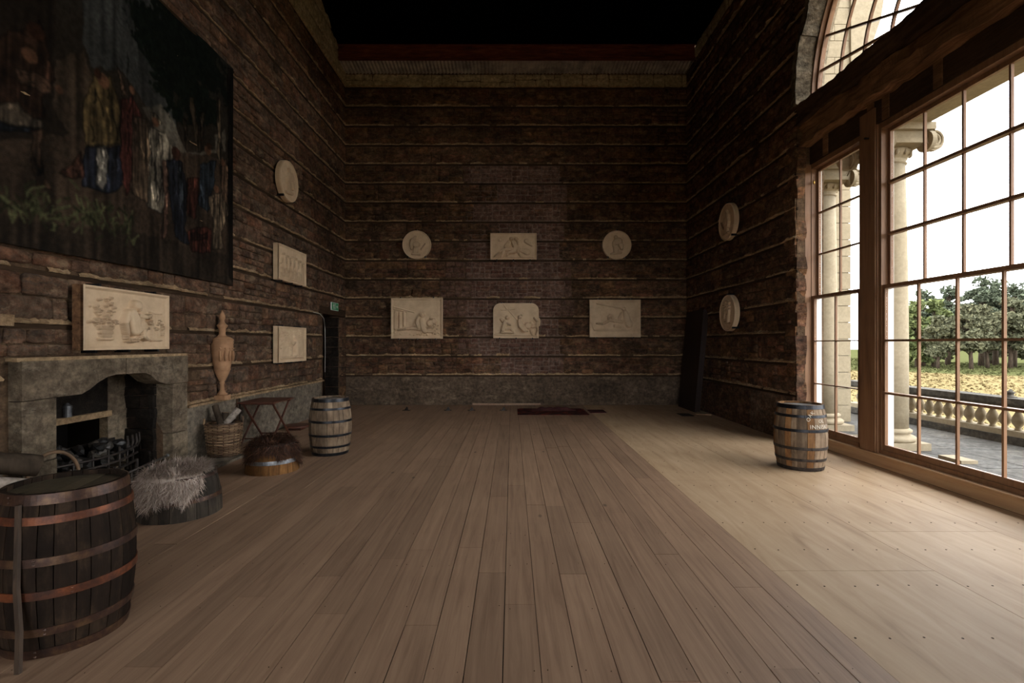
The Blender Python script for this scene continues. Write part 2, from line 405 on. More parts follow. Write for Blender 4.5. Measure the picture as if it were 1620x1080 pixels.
# screw heads along the joist lines of the plywood
sc_mb = MB()
for yy in [2.85+.61*k for k in range(17)]:
    for k in range(16):
        x = XP+.05+k*.2+rr(-.02, .02)
        if x < 5.0: sc_mb.lathe([(.007, -.003), (.007, .0006)], 6, c=(x, yy+rr(-.012, .012), 0))
for r in range(rows):
    for yy in (1.35, 1.96, 2.57, 3.18, 3.79, 4.4):
        for dx in (.035, pw-.035):
          if random.random() < .4: sc_mb.lathe([(.003, -.003), (.003, .0016)], 6, c=(XL+r*pw+dx, yy+rr(-.03, .03), 0))
so = sc_mb.build('screw_heads', M_batten, floor); so['kind'] = 'stuff'

# ---- back wall
wall_back = struct(wall_sheet(WB, XL-.4, XR+.4, -.2, 11.8, [], .4).build('wall_back', M_mortar), 'far rubble stone wall with long timber grounds and pink brick infill', 'wall')
def pinkzone(s, t):
    j = .25*mnoise.noise(Vector((t*1.9, 3, 1)))
    return (-1.25+j < s < 1.45+j and .85 < t < 6.75) or (-2.0+j < s < 1.7-j and 2.3 < t < 4.0)
def style_b(s, t): return 'white' if t > 8.8 else ('pink' if pinkzone(s, t) else 'rub')
st = lay_rubble(XL, XR, BANDS+[(LINES[15]+.02, 9.15)], lambda *a: True, style_b)
put_stones(WB, wall_back, st, {'rub': M_stone_b, 'pink': M_pink, 'white': M_white}, sc_back)
for k, t in enumerate(LINES):
    batten(WB, wall_back, XL, XR, t)
    ledge(WB, wall_back, XL, XR, t, 10+k, lambda s, t=t: pinkzone(s, t) and mnoise.noise(Vector((s*2, t*7, 2))) < .25)
pk = MB()
for k in range(11):                            # pinker mortar bed of the blocked opening, one panel between two grounds
    a, b = LINES[k]+.02, LINES[k+1]-.035; j = .2*mnoise.noise(Vector((a*1.9, 3, 1)))
    MB().box(-1.2+j, 1.4+j, YB-.006, YB+.02, a, b).build('infill_panel', M_mortar_p, wall_back)
x = XL+.02
for w in (1.25, 2.25, 2.3, 1.95, 1.7):          # cement dado in slabs
    mb = MB(); nx, nz = 14, 8; x1 = min(x+w, XR-.02)
    vs = [WB.P(x+.006+(x1-x-.012)*i/nx, .78*j/nz, .035+.016*mnoise.noise(Vector(((x+i*.15)*2, j*.3, 7)))+.008*mnoise.noise(Vector((x*3+i*.6, j*1.1, 3)))) for j in range(nz+1) for i in range(nx+1)]
    mb.add(vs, [(j*(nx+1)+i, j*(nx+1)+i+1, (j+1)*(nx+1)+i+1, (j+1)*(nx+1)+i) for j in range(nz) for i in range(nx)])
    o = len(mb.v)
    mb.prism([(x+.006, 0), (x1-.006, 0), (x1-.006, .78), (x+.006, .78)], 0, .024, WB.P)
    mb.build('render_slab', M_render_d, wall_back, False); x = x1
bb = struct(MB().box(-1.09, .79, YB-.075, YB-.03, 0, .045).build('baseboard_back', M_oak), 'pale timber strip at the foot of the far wall', 'baseboard')

# ---- left wall with doorway and fireplace opening
DOOR = (12.05, 13.2, -.2, 2.42); FIRE = (4.87, 6.54, -.2, 1.36)
wall_left = struct(wall_sheet(WL, YF-.4, YB+.4, -.2, 12.6, [DOOR, FIRE], .5).build('wall_left', M_mortar), 'side rubble wall with pale ledges behind the tapestry and fireplace', 'wall')
TAP = (2.7, 8.03, 2.62, 6.17)
def keep_l(s, t, w, h):
    if 11.98 < s+w/2 and s-w/2 < 13.24 and t-h/2 < 2.62: return False
    if s+w/2 > 4.46 and s-w/2 < 6.9 and t-h/2 < 1.56: return False
    if TAP[0]+.3 < s-w/2 and s+w/2 < TAP[1]-.3 and TAP[2]+.3 < t-h/2 and t+h/2 < TAP[3]-.3: return False
    return True
def style_l(s, t): return 'white' if t > 8.8 else ('dark' if (s > 11.0 and t > 3.5) else 'rub')
TOPB = [(LINES[15]+.02+.46*k, LINES[15]+.02+.46*(k+1)) for k in range(6)]
st = lay_rubble(3.2, YB, BANDS+TOPB, keep_l, style_l)
put_stones(WL, wall_left, st, {'rub': M_stone_l, 'white': M_white, 'dark': M_stone_b}, lambda s, t, w, h: sc_side(s, t, w, h) if t < 8.7 else 0)
for k, t in enumerate(LINES):
    segs = [(3.0, YB)]
    if t < 1.56: segs = [(3.0, 4.45), (6.92, 11.98), (13.24, YB)]
    elif t < 2.5: segs = [(3.0, 11.98), (13.24, YB)]
    if k == 0: segs = segs[1:] if len(segs) > 2 else segs
    for a, b in segs:
        batten(WL, wall_left, a, b, t); ledge(WL, wall_left, a, b, t, 40+k, amp=1.15)
def dado(W, parent, s0, s1, h, seed, mat, name='render_slab', n0=.04):
    mb = MB(); nx = max(4, int((s1-s0)/.12)); nz = 7
    vs = [W.P(s0+(s1-s0)*i/nx, h*j/nz, n0+.02*mnoise.noise(Vector(((s0+i*.12)*2.1, j*.35, seed)))) for j in range(nz+1) for i in range(nx+1)]
    mb.add(vs, [(j*(nx+1)+i, j*(nx+1)+i+1, (j+1)*(nx+1)+i+1, (j+1)*(nx+1)+i) for j in range(nz) for i in range(nx)])
    mb.prism([(s0, 0), (s1, 0), (s1, h), (s0, h)], 0, n0-.018, W.P)
    return mb.build(name, mat, parent)
dado(WL, wall_left, 6.92, 8.2, .80, 1, M_render); dado(WL, wall_left, 8.32, 11.9, .79, 2, M_render); dado(WL, wall_left, 3.0, 4.44, .55, 3, M_render)
MB().prism([(6.92, .79), (11.9, .79), (11.9, .825), (6.92, .825)], 0, .10, WL.P).jitter(.012, 5).build('dado_ledge', M_ledge, wall_left)
# door recess: rough reveal, plank door, lintel
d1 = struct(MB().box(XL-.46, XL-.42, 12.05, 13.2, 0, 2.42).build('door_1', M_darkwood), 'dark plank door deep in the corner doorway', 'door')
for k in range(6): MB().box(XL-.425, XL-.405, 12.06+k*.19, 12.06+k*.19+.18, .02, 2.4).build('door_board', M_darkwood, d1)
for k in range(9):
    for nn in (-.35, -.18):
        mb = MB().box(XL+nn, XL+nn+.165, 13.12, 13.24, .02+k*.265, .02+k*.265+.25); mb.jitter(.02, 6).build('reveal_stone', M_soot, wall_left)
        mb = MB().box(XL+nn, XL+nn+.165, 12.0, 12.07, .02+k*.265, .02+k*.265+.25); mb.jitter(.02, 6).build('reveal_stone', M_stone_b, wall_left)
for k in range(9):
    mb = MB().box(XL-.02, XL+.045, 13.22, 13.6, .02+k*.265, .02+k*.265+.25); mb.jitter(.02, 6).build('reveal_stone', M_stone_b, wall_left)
lint = struct(MB().box(XL-.3, XL+.07, 11.75, 13.5, 2.42, 2.6).jitter(.01, 3).build('trim_1', M_batten), 'charred timber lintel over the corner doorway', 'lintel')

# ---- right wall: pierced by the big Venetian window
ZC, HC, RO = 5.67, 5.75, 2.78                  # arch centre along the wall, springing height, radius
OP0, OP1 = ZC-RO, ZC+RO
def arch_h(s): return HC+math.sqrt(max(RO*RO-(s-ZC)**2, 0))
mb = MB(); TOP = 9.56; DEP = .45
for a, b in ((YF-.4, OP0), (OP1-.06, YB+.4)):
    mb.prism([(a, -.2), (b, -.2), (b, TOP), (a, TOP)], 0, -DEP, WR.P)
N = 36; prevp = None
ss = [ZC-RO*math.cos(PI*i/N) for i in range(N+1)]
for a, b in zip(ss, ss[1:]):
    mb.prism([(a, arch_h(a)), (b, arch_h(b)), (b, TOP), (a, TOP)], 0, -DEP, WR.P)
mb.prism([(OP0, -.2), (OP1, -.2), (OP1, -.03), (OP0, -.03)], -.2, -DEP, WR.P)
wall_right = struct(mb.build('wall_right', M_mortar), 'window wall of rubble stone with ragged broken edge at the arch', 'wall')
def keep_r(s, t, w, h):
    if t > TOP: return False
    e = .05*mnoise.noise(Vector((t*3, 1, 1)))
    if s > OP1+.02+e+w*.0 and s-w/2 > OP1-.12+e: return True
    if t < HC: return s+w/2 < OP0+.02 or s-w/2 > OP1-.1+e
    return math.hypot(s-ZC, t-h/2-HC) > RO+.02 and math.hypot(s-w/2*(1 if s > ZC else -1)-ZC, t-h/2-HC) > RO-.03
BR2 = BANDS+[(LINES[15]+.05, 9.2), (9.2, 9.54)]
st = lay_rubble(3.0, YB, BR2, keep_r, lambda s, t: 'white' if t > 9.3 else ('rub' if t > 3.2 else 'red'))
put_stones(WR, wall_right, st, {'rub': M_stone_b, 'red': M_stone_r, 'white': M_white}, lambda s, t, w, h: sc_side(s, t, w, h))
for k, t in enumerate(LINES):
    a = OP1-.08
    if t > HC and t < HC+RO: a = ZC+math.sqrt(RO*RO-(t-HC)**2)+.03
    elif t >= HC+RO: a = 3.0
    batten(WR, wall_right, a, YB, t); ledge(WR, wall_right, a, YB, t, 70+k, amp=1.25)
dado(WR, wall_right, OP1, 9.9, .78, 5, M_stone_l, 'render_slab', .06); dado(WR, wall_right, 9.95, YB-.05, .76, 6, M_stone_r, 'render_slab', .05)
# broken end of the wall beside the casing, course by course
t = .02
while t < 5.1:
    h = rr(.13, .26); w = rr(.16, .34)
    m = MB().box(-.5, .5, -1, .3, -.5, .5); 
    MB().box(4.86-rr(.0, .05), 5.0, OP1-.05-rr(0, .03), OP1-.05+w, t+.002, t+h-.002).jitter(.03, 7).build('jamb_stone', random.choice((M_stone_r, M_stone_r, M_stone_r, M_stone_b)), wall_right)
    t += h
# pale dressed stones of the arch reveal
for i in range(40):
    a0, a1 = PI*i/40, PI*(i+1)/40-.001
    def arc(a, r, n): return WR.P(ZC+r*math.cos(a), HC+r*math.sin(a), n)
    r0, r1 = RO-.05-rr(0, .03), RO+.05+rr(0, .05)
    mb = MB(); n0, n1 = .035+rr(0, .02), -.34
    vs = [arc(a, r, n) for n in (n0, n1) for r in (r0, r1) for a in (a0, a1)]
    mb.add(vs, [(0, 1, 3, 2), (4, 6, 7, 5), (0, 4, 5, 1), (2, 3, 7, 6), (0, 2, 6, 4), (1, 5, 7, 3)]).jitter(.03, 9).build('arch_stone', M_pale if i < 26 else M_stone_b, wall_right)

# ---- wall behind the camera with added fill-light windows, roof
WF = Wall(lambda a, t, n=0.0: (-a, YF+n, t), PI)
REAR_FILL = [(-3.9+2.75*k, -3.9+2.75*k+2.3, .5, 5.0) for k in range(3)]  # unseen openings, added to let fill light in from behind
wall_front = struct(wall_sheet(WF, -XR-.4, -XL+.4, -.2, 12.6, REAR_FILL, .35).build('wall_front', M_stone_b), 'stone wall with three added tall fill-light windows closing the near end of the room', 'wall')
for k, (a, b, c, d) in enumerate(REAR_FILL):
    y = YF-.15; f = MB().box(-b, -b+.07, y-.05, y+.05, c, d).box(-a-.07, -a, y-.05, y+.05, c, d).box(-b, -a, y-.05, y+.05, c, c+.09).box(-b, -a, y-.05, y+.05, d-.08, d)
    w_ = struct(f.build('window_%d' % (5+k), M_pine), ['added tall fill-light window nearest the sash window side', 'added tall middle fill-light window behind the viewpoint', 'added tall fill-light window nearest the fireplace side'][k], 'window')
    for i in range(1, 4): x = -b+(b-a)*i/4; MB().box(x-.012, x+.012, y-.02, y+.02, c, d).build('glazing_bar', M_pine, w_)
    for j in range(1, 7): z = c+(d-c)*j/7; MB().box(-b, -a, y-.022, y+.022, z-.012, z+.012).build('glazing_bar', M_pine, w_)
    MB().box(-b+.07, -a-.07, y-.003, y+.003, c+.09, d-.08).build('pane', M_glass, w_)
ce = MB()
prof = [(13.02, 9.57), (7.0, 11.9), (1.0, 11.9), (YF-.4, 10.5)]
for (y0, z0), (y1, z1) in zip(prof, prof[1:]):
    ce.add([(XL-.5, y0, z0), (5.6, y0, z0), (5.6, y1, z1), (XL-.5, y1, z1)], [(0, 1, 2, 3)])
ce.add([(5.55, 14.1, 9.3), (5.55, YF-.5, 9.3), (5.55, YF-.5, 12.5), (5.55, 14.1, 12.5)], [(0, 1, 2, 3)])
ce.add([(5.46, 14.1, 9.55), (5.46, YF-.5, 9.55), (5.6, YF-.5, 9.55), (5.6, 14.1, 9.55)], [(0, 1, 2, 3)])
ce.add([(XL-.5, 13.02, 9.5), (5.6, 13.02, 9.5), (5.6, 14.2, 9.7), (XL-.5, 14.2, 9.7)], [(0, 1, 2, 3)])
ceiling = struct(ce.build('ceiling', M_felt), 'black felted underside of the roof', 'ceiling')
# purlins just readable in the dark
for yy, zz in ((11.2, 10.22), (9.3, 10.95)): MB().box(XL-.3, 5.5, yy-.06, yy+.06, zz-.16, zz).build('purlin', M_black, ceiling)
ib = MB().box(XL-.02, XR-.02, 13.03, 13.05, 9.24, 9.56).box(XL-.02, XR-.02, 12.97, 13.11, 9.215, 9.24).box(XL-.02, XR-.02, 12.97, 13.11, 9.55, 9.57)
trim_2 = struct(ib.build('trim_2', M_redbeam), 'rust red steel joist across the head of the far wall', 'beam')
nx = 760; X = np.linspace(XL+.01, XR-.01, nx); V = []
for y, z in ((13.66, 9.17), (13.36, 9.2), (13.06, 9.235)): V.append(np.stack([X, np.full(nx, y), z+.014*np.sin(X*2*PI/.098)], 1))
cs = link('trim_3', npmesh('trim_3', np.concatenate(V), grid_faces(nx, 3)), M_corr, None, True); struct(cs, 'grey corrugated sheet soffit between far wall and red joist', 'soffit')

# ================================================================ the windows
def lbox(mb, x0, x1, s0, s1, t0, t1): return mb.box(x0, x1, s0, s1, t0, t1)
XU, XW = 5.20, 5.125                            # planes of the upper and the lower sash
def sash(parent, x, s0, s1, t0, t1, ncol, nrow, st_w=.05, rail_b=.06, rail_t=.05, mun=.024, hbar=(.026, .034)):
    o = MB().box(x-.022, x+.022, s0, s0+st_w, t0, t1).box(x-.022, x+.022, s1-st_w, s1, t0, t1).box(x-.022, x+.022, s0+st_w, s1-st_w, t0, t0+rail_b).box(x-.022, x+.022, s0+st_w, s1-st_w, t1-rail_t, t1).build('sash', M_pine, parent)
    a0, a1, b0, b1 = s0+st_w, s1-st_w, t0+rail_b, t1-rail_t
    for i in range(1, ncol):
        s = a0+(a1-a0)*i/ncol; MB().box(x-.016, x+.016, s-mun/2, s+mun/2, b0, b1).build('glazing_bar', M_pine, o)
    for j in range(1, nrow):
        t = b0+(b1-b0)*j/nrow; MB().box(x-hbar[1], x+.024, a0, a1, t-hbar[0]/2, t+hbar[0]/2).build('glazing_bar', M_pine, o)
    for i in range(ncol):
        for j in range(nrow):
            s = [a0+(a1-a0)*k/ncol for k in (i, i+1)]; t = [b0+(b1-b0)*k/nrow for k in (j, j+1)]
            MB().box(x-.002, x+.002, s[0]+.002, s[1]-.002, t[0]+.002, t[1]-.002).build('pane', M_glass, o)
    return o
def venetian_light(name, s0, s1, ncol, label, hbar=(.022, .024)):
    """box frame, outer and inner sash"""
    f = MB()
    for a, b in ((s0-.045, s0), (s1, s1+.045)): f.box(5.09, 5.25, a, b, .16, 4.74)
    f.box(5.09, 5.25, s0, s1, 4.66, 4.74).box(5.085, 5.27, s0, s1, .16, .235)
    root = struct(f.build(name, M_pine), label, 'window')
    for a, b in ((s0-.03, s0+.010), (s1-.010, s1+.03)): MB().box(5.152, 5.256, a, b, .235, 2.45).box(5.226, 5.256, a, b, 2.45, 4.7).build('outer_lining', M_whitepaint, root)
    sash(root, XU, s0+.004, s1-.004, 2.455, 4.655, ncol, 3, .045, .045, .05, hbar=hbar)
    sash(root, XW, s0+.004, s1-.004, .235, 2.505, ncol, 3, .045, .075, .05, hbar=(hbar[0]*.8, hbar[1]))
    return root
w1 = venetian_light('window_1', 4.545, 6.795, 4, 'wide middle sash window with many panes facing the terrace', (.036, .06))
w2 = venetian_light('window_2', 7.225, 8.375, 2, 'narrow side sash window next to the rubble wall')
w3 = venetian_light('window_3', 2.965, 4.115, 2, 'narrow side sash window at the near end of the opening')
lock = MB().lathe([(.012, -.03), (.018, -.01), (.018, .01), (.012, .03)], 10, c=(5.10, 8.33, 4.42)).build('sash_catch', Mat('brass', .3, .5, .9).col((190, 150, 80)), w2)
for nm, a, b, lb in (('trim_4', 6.84, 7.18, 'broad brown timber post between middle and side window'), ('trim_5', 4.16, 4.5, 'broad timber post on the near side of the middle window')):
    p = struct(MB().box(5.065, 5.25, a, b, .16, 4.74).build(nm, M_pine), lb, 'post')
    MB().box(5.05, 5.066, a+.02, b-.02, .17, 4.98).build('facing_board', M_pine, p)
bolt = MB().tube([(5.05, 6.98, 4.60), (4.99, 6.98, 4.60)], .014, 8).build('bolt', M_iron, bpy.data.objects['trim_4'])
tr6 = struct(MB().box(4.90, 5.28, 8.42, 8.47, 0, 4.78).build('trim_6', M_pine), 'pale pine casing board on the side jamb of the window', 'casing')
MB().box(4.985, 5.09, 8.385, 8.42, .16, 4.74).build('casing_bead', M_pine, tr6)
tr7 = struct(MB().box(4.90, 5.28, 2.87, 2.92, 0, 4.78).build('trim_7', M_pine), 'pine casing board on the near jamb of the window', 'casing')
sill = MB()
tr8 = struct(MB().box(5.055, 5.085, 2.92, 8.42, 0, .175).build('trim_8', M_pine_l), 'long pale timber sill box running under the windows', 'sill')
MB().box(5.01, 5.30, 2.92, 8.42, .155, .18).build('sill_board', M_pine_l, tr8)
MB().box(5.24, 5.49, 2.9, 8.44, -.1, .16).build('stone_sill', M_sand, tr8)
# heavy old lintels over the openings
tr9 = MB()
def rough_beam(x0, x1, s0, s1, t0, t1, amp, seed, n=140):
    mb = MB(); ring = [(x0, t0), (x0, (t0+t1)/2), (x0, t1), (x1, t1), (x1, t0)]
    for i in range(n+1):
        s = s0+(s1-s0)*i/n
        for k, (x, t) in enumerate(ring):
            d = mnoise.noise_vector(Vector((s*1.6, k*2.3, seed)))*amp+mnoise.noise_vector(Vector((s*6, k*2.3, seed+5)))*amp*.6
            mb.v.append((x+d[0], s, t+d[2]))
    for i in range(n):
        for k in range(5): mb.f.append((i*5+k, (i+1)*5+k, (i+1)*5+(k+1) % 5, i*5+(k+1) % 5))
    mb.f += [(0, 1, 2, 3, 4), tuple(n*5+k for k in (4, 3, 2, 1, 0))]
    return mb
tr9 = struct(rough_beam(4.84, 5.24, 2.6, 8.75, 5.42, 5.72, .05, 1).build('trim_9', M_beam_d), 'rough dark timber lintel under the arched window', 'beam')
tr10 = struct(rough_beam(4.90, 5.24, 2.7, 8.68, 5.06, 5.40, .06, 9).build('trim_10', M_beam), 'lower worn timber lintel over the sash windows', 'beam')
tr11 = struct(MB().box(5.07, 5.27, 2.92, 8.42, 4.74, 5.10).build('trim_11', M_batten), 'dark fascia boards above the sash windows', 'fascia')
for a in (3.6, 4.7, 5.8, 6.62, 6.9, 7.9): MB().box(5.055, 5.071, a, a+.12, 4.745, 5.07).build('fascia_stud', M_beam, tr11)
# lunette
lw = MB(); RL = 2.70
def ring(mb, r0, r1, x0, x1, a0=0, a1=PI, n=48):
    for i in range(n):
        a, b = a0+(a1-a0)*i/n, a0+(a1-a0)*(i+1)/n
        P = lambda r, t, x: (x, ZC+r*math.cos(t), HC+r*math.sin(t))
        vs = [P(r, t, x) for x in (x0, x1) for r in (r0, r1) for t in (a, b)]
        mb.add(vs, [(0, 1, 3, 2), (4, 6, 7, 5), (0, 4, 5, 1), (2, 3, 7, 6)])
    return mb
ring(lw, RL-.05, RL+.04, 5.15, 5.22); ring(lw, RL-.01, RL+.075, 5.08, 5.15); lw.box(5.15, 5.22, ZC-RL, ZC+RL, HC-.05, HC+.04)
M_reveal = stone_mat('pale_outer_reveal', [(.0, (150, 138, 118)), (1, (160, 148, 126))], (.9, 1.05), (130, 120, 104), .3, .005, blend=.8)
w4 = struct(lw.build('window_4', M_pine), 'arched lunette window with radiating glazing bars above the lintel', 'window')
radii = [.55, 1.08, 1.60, 2.12, RL-.05]
for r in radii[:-1]: ring(MB(), r-.016, r+.016, 5.165, 5.205).build('glazing_bar', M_pine, w4)
NA = 16
for i in range(1, NA):
    a = PI*i/NA; d = Vector((0, math.cos(a), math.sin(a))); n = Vector((0, -math.sin(a), math.cos(a))); c = Vector((5.185, ZC, HC))
    vs = [c+d*r+n*q+Vector((x, 0, 0)) for x in (-.022, .022) for r in (.55, RL-.06) for q in (-.016, .016)]
    MB().add(vs, [(0, 1, 3, 2), (4, 6, 7, 5), (0, 4, 5, 1), (2, 3, 7, 6), (0, 2, 6, 4), (1, 5, 7, 3)]).build('glazing_bar', M_pine, w4)
for r0, r1 in zip(radii, radii[1:]):
    for i in range(NA): ring(MB(), r0+.008, r1-.008, 5.186, 5.19, PI*i/NA+.003, PI*(i+1)/NA-.003, 3).build('pane', M_glass, w4)
ring(MB(), .02, .54, 5.186, 5.19, 0, PI, 12).build('pane', M_glass, w4)
# dressed outer reveal of the arch and of the jambs
for i in range(30):
    ring(MB(), RO-.04, RO+.1, 5.24, 5.31, PI*i/30, PI*(i+1)/30-.002, 2).build('reveal_block', M_reveal, wall_right)
for s_ in (OP0-.1, OP1-.02):
    for k in range(15): MB().box(5.285, 5.31, s_, s_+.12, -.1+k*.39, -.1+(k+1)*.39-.006).build('reveal_block', M_reveal, wall_right)

# ================================================================ outside
M_ext = stone_mat('warm_ashlar', [(.0, (162, 149, 126)), (.5, (154, 141, 118)), (1, (168, 155, 132))], (.95, 1.05), (148, 136, 114), .2, .003, k=.9, blend=.7, contrast=0.05, grit=.3)
M_ext_g = stone_mat('weathered_stone', [(.0, (84, 80, 74)), (.5, (74, 70, 64)), (1, (92, 88, 80))], (.7, 1.1), (60, 58, 54), .5, .012)
M_pave = stone_mat('paving', [(.0, (92, 90, 86)), (.5, (82, 80, 77)), (1, (102, 98, 92))], (.8, 1.1), (74, 72, 68), .4, .004)
TZ = -.1
M_field = Mat('dry_meadow', 1, 0)
_p = M_field.pos(); _sep = M_field.n('ShaderNodeSeparateXYZ'); M_field.put(_sep.inputs[0], _p)
_d = M_field.math('ADD', _sep.outputs[0], _sep.outputs[1]); _d = M_field.math('ADD', _d, M_field.math('MULTIPLY', M_field.noise(_p, .12, 5), 26))
_g = M_field.ramp(M_field.math('DIVIDE', _d, 200), [(.535, 0.0), (.575, 1.0)])
_gold = M_field.ramp(M_field.noise(_p, .9, 8, .7), [(.3, (106, 94, 66)), (.55, (114, 101, 72)), (.75, (122, 109, 79))])
_grn = M_field.ramp(M_field.noise(_p, .5, 8, .7), [(.3, (60, 62, 38)), (.6, (76, 78, 50)), (.8, (96, 92, 62))])
M_field.col(M_field.mix(_g, _gold, _grn)).bump(M_field.noise(_p, 3, 6), .4, .06)
gv = MB().add([(-200, -200, -1.5), (260, -200, -1.5), (260, 260, -1.5), (-200, 260, -1.5)], [(0, 1, 2, 3)])
ground = struct(gv.build('ground', M_field), 'dry golden meadow turning green under the trees', 'ground')
# grass tufts standing over the meadow
nT = 9000; u = np.random.rand(nT, 2); gx = 12+u[:, 0]*62; gy = gx*(.82+u[:, 1]*.75)
hh = .06+.16*np.random.rand(nT)*(gx/60); an = np.random.rand(nT)*PI
V = np.zeros((nT, 3, 3)); wdt = .05+.003*gx
V[:, 0] = np.stack([gx-np.cos(an)*wdt, gy-np.sin(an)*wdt, np.full(nT, -1.52)], 1); V[:, 1] = np.stack([gx+np.cos(an)*wdt, gy+np.sin(an)*wdt, np.full(nT, -1.52)], 1)
V[:, 2] = np.stack([gx+np.random.randn(nT)*.1, gy+np.random.randn(nT)*.1, -1.5+hh], 1)
gr = link('meadow_grass', npmesh('meadow_grass', V.reshape(-1, 3), np.arange(nT*3).reshape(-1, 3)), M_field); gr['kind'] = 'stuff'; gr['label'] = 'tall dry grass of the meadow beyond the balustrade'; gr['category'] = 'grass'
terrace = struct(MB().box(5.32, 9.35, -3, 13.2, -1.6, TZ-.03).build('terrace', M_ext_g), 'grey flagged terrace outside the windows', 'terrace')
me_p = MB().box(-.5, .5, -.5, .5, -1, 0).mesh('paving_slab'); me_p.materials.append(M_pave.m)
x = 5.5; r = 0
while x < 9.0:
    w = min(rr(.62, .8), 9.02-x); y = 2+rr(0, .6)
    while y < 11.2:
        L = rr(.8, 1.4); o = bpy.data.objects.new('paving_slab', me_p); COL.objects.link(o); o.parent = terrace
        o.location = (x+w/2, y+L/2, TZ+rr(-.004, .002)); o.scale = (w-.014, L-.014, .04); y += L
    x += w
# balustrade
bal = thing('stone_balustrade', 'weathered stone balustrade with bulbous balusters edging the terrace', 'balustrade', (9.05, 0, TZ))
MB().box(-.17, .2, 1.0, 13.2, 0, .14).build('plinth', M_ext_g, bal)
MB().box(-.13, .16, 1.0, 13.2, .14, .24).build('base_course', M_ext, bal)
MB().box(-.15, .17, 1.0, 13.2, .66, .71).box(-.18, .2, 1.0, 13.2, .71, .82).build('rail', M_ext_g, bal)
bp = [(.055, .24), (.055, .26), (.04, .275), (.05, .31), (.085, .36), (.098, .41), (.085, .47), (.05, .54), (.036, .58), (.05, .60), (.036, .615), (.06, .635), (.06, .66)]
bme = MB().lathe(bp, 12, cap=False).mesh('baluster'); bme.materials.append(M_ext.m); bme.shade_smooth()
y = 1.3; k = 0
peds = [(3.2, 3.9), (7.3, 8.0), (11.4, 12.1)]
for a, b in peds: MB().box(-.16, .18, a, b, .14, .67).build('pedestal', M_ext, bal)
while y < 13:
    if not any(a-.06 < y < b+.06 for a, b in peds):
        o = bpy.data.objects.new('baluster', bme); COL.objects.link(o); o.parent = bal; o.location = (.01, y, 0)
    y += .235
ob = thing('stone_finial', 'small capped finial standing on the balustrade rail', 'ornament', (9.05, 8.95, TZ+.82))
MB().lathe([(.09, 0), (.09, .02), (.05, .03), (.045, .07), (.075, .085), (.03, .12), (.012, .15)], 14).build('finial_body', M_ext_g, ob, True)

# ionic columns of the portico
def spiral(c, r0, turns, sgn, x, n=54):
    pts = []
    for i in range(n):
        t = i/(n-1); r = r0*(1-.85*t); a = PI/2+sgn*2*PI*turns*t
        pts.append((x, c[0]+r*math.cos(a), c[1]+r*math.sin(a)))
    return pts
def ionic(loc, label):
    c = thing('ionic_column', label, 'column', loc, 0, 'columns of the portico')
    MB().box(-.42, .42, -.42, .42, 0, .12).build('plinth', M_ext, c)
    pr = [(.38, .12), (.405, .15), (.405, .19), (.37, .215), (.33, .225), (.315, .245), (.33, .265), (.35, .28), (.35, .31), (.32, .33), (.302, .345)]
    MB().lathe(pr, 32).build('base', M_ext, c, True)
    MB().lathe([(.30, .345), (.30, 1.7), (.292, 2.8), (.275, 3.9), (.255, 4.9)], 32).build('shaft', M_ext, c, True)
    cap = MB().lathe([(.262, 4.88), (.28, 4.9), (.262, 4.92), (.262, 4.97), (.33, 5.05), (.345, 5.10), (.33, 5.13)], 32).box(-.33, .33, -.5, .5, 5.13, 5.2).box(-.40, .40, -.54, .54, 5.34, 5.46).box(-.31, .31, -.46, .46, 5.2, 5.34).build('capital', M_ext, c)
    for sx in (-1, 1):
        for sy in (-1, 1):
            v = MB().lathe([(.17, -.035), (.17, .035)], 28).move(Matrix.Translation((sx*.33, sy*.43, 5.17)) @ Matrix.Rotation(PI/2, 4, 'Y'))
            v.tube(spiral((sy*.43, 5.17), .155, 2.4, -sy, sx*.37), [.02-.010*i/53 for i in range(54)], 6); v.build('volute', M_ext, cap)
            v = MB().lathe([(.17, -.035), (.17, .035)], 28).move(Matrix.Translation((sx*.40, sy*.46, 5.17)) @ Matrix.Rotation(PI/2, 4, 'X'))
            v.tube([(q[1], sy*.50, q[2]) for q in spiral((sx*.40, 5.17), .155, 2.4, -sx, 0)], [.02-.010*i/53 for i in range(54)], 6); v.build('volute', M_ext, cap)
    for k in range(14):
        a = 2*PI*k/14; MB().sphere((.32*math.cos(a), .32*math.sin(a), 5.06), .05, 6, 5, (.8, .8, 1.2)).build('egg_moulding', M_ext, cap, True)
    return c
ionic((6.6, 8.67, TZ), 'pale stone column with scroll capital seen through the wide window')
ionic((6.6, 10.52, TZ), 'pale stone column with scroll capital seen through the narrow window')
ent = struct(MB().box(6.22, 6.92, -3, 11.3, 5.36, 5.75).box(6.16, 7.0, -3, 11.3, 5.75, 6.05).box(6.05, 7.15, -3, 11.3, 6.05, 6.2).build('trim_12', M_ext), 'stone entablature carried by the portico columns', 'entablature')
MB().box(6.7, 6.95, 7.35, 7.75, TZ, TZ+.05).build('step_block', M_ext, terrace)
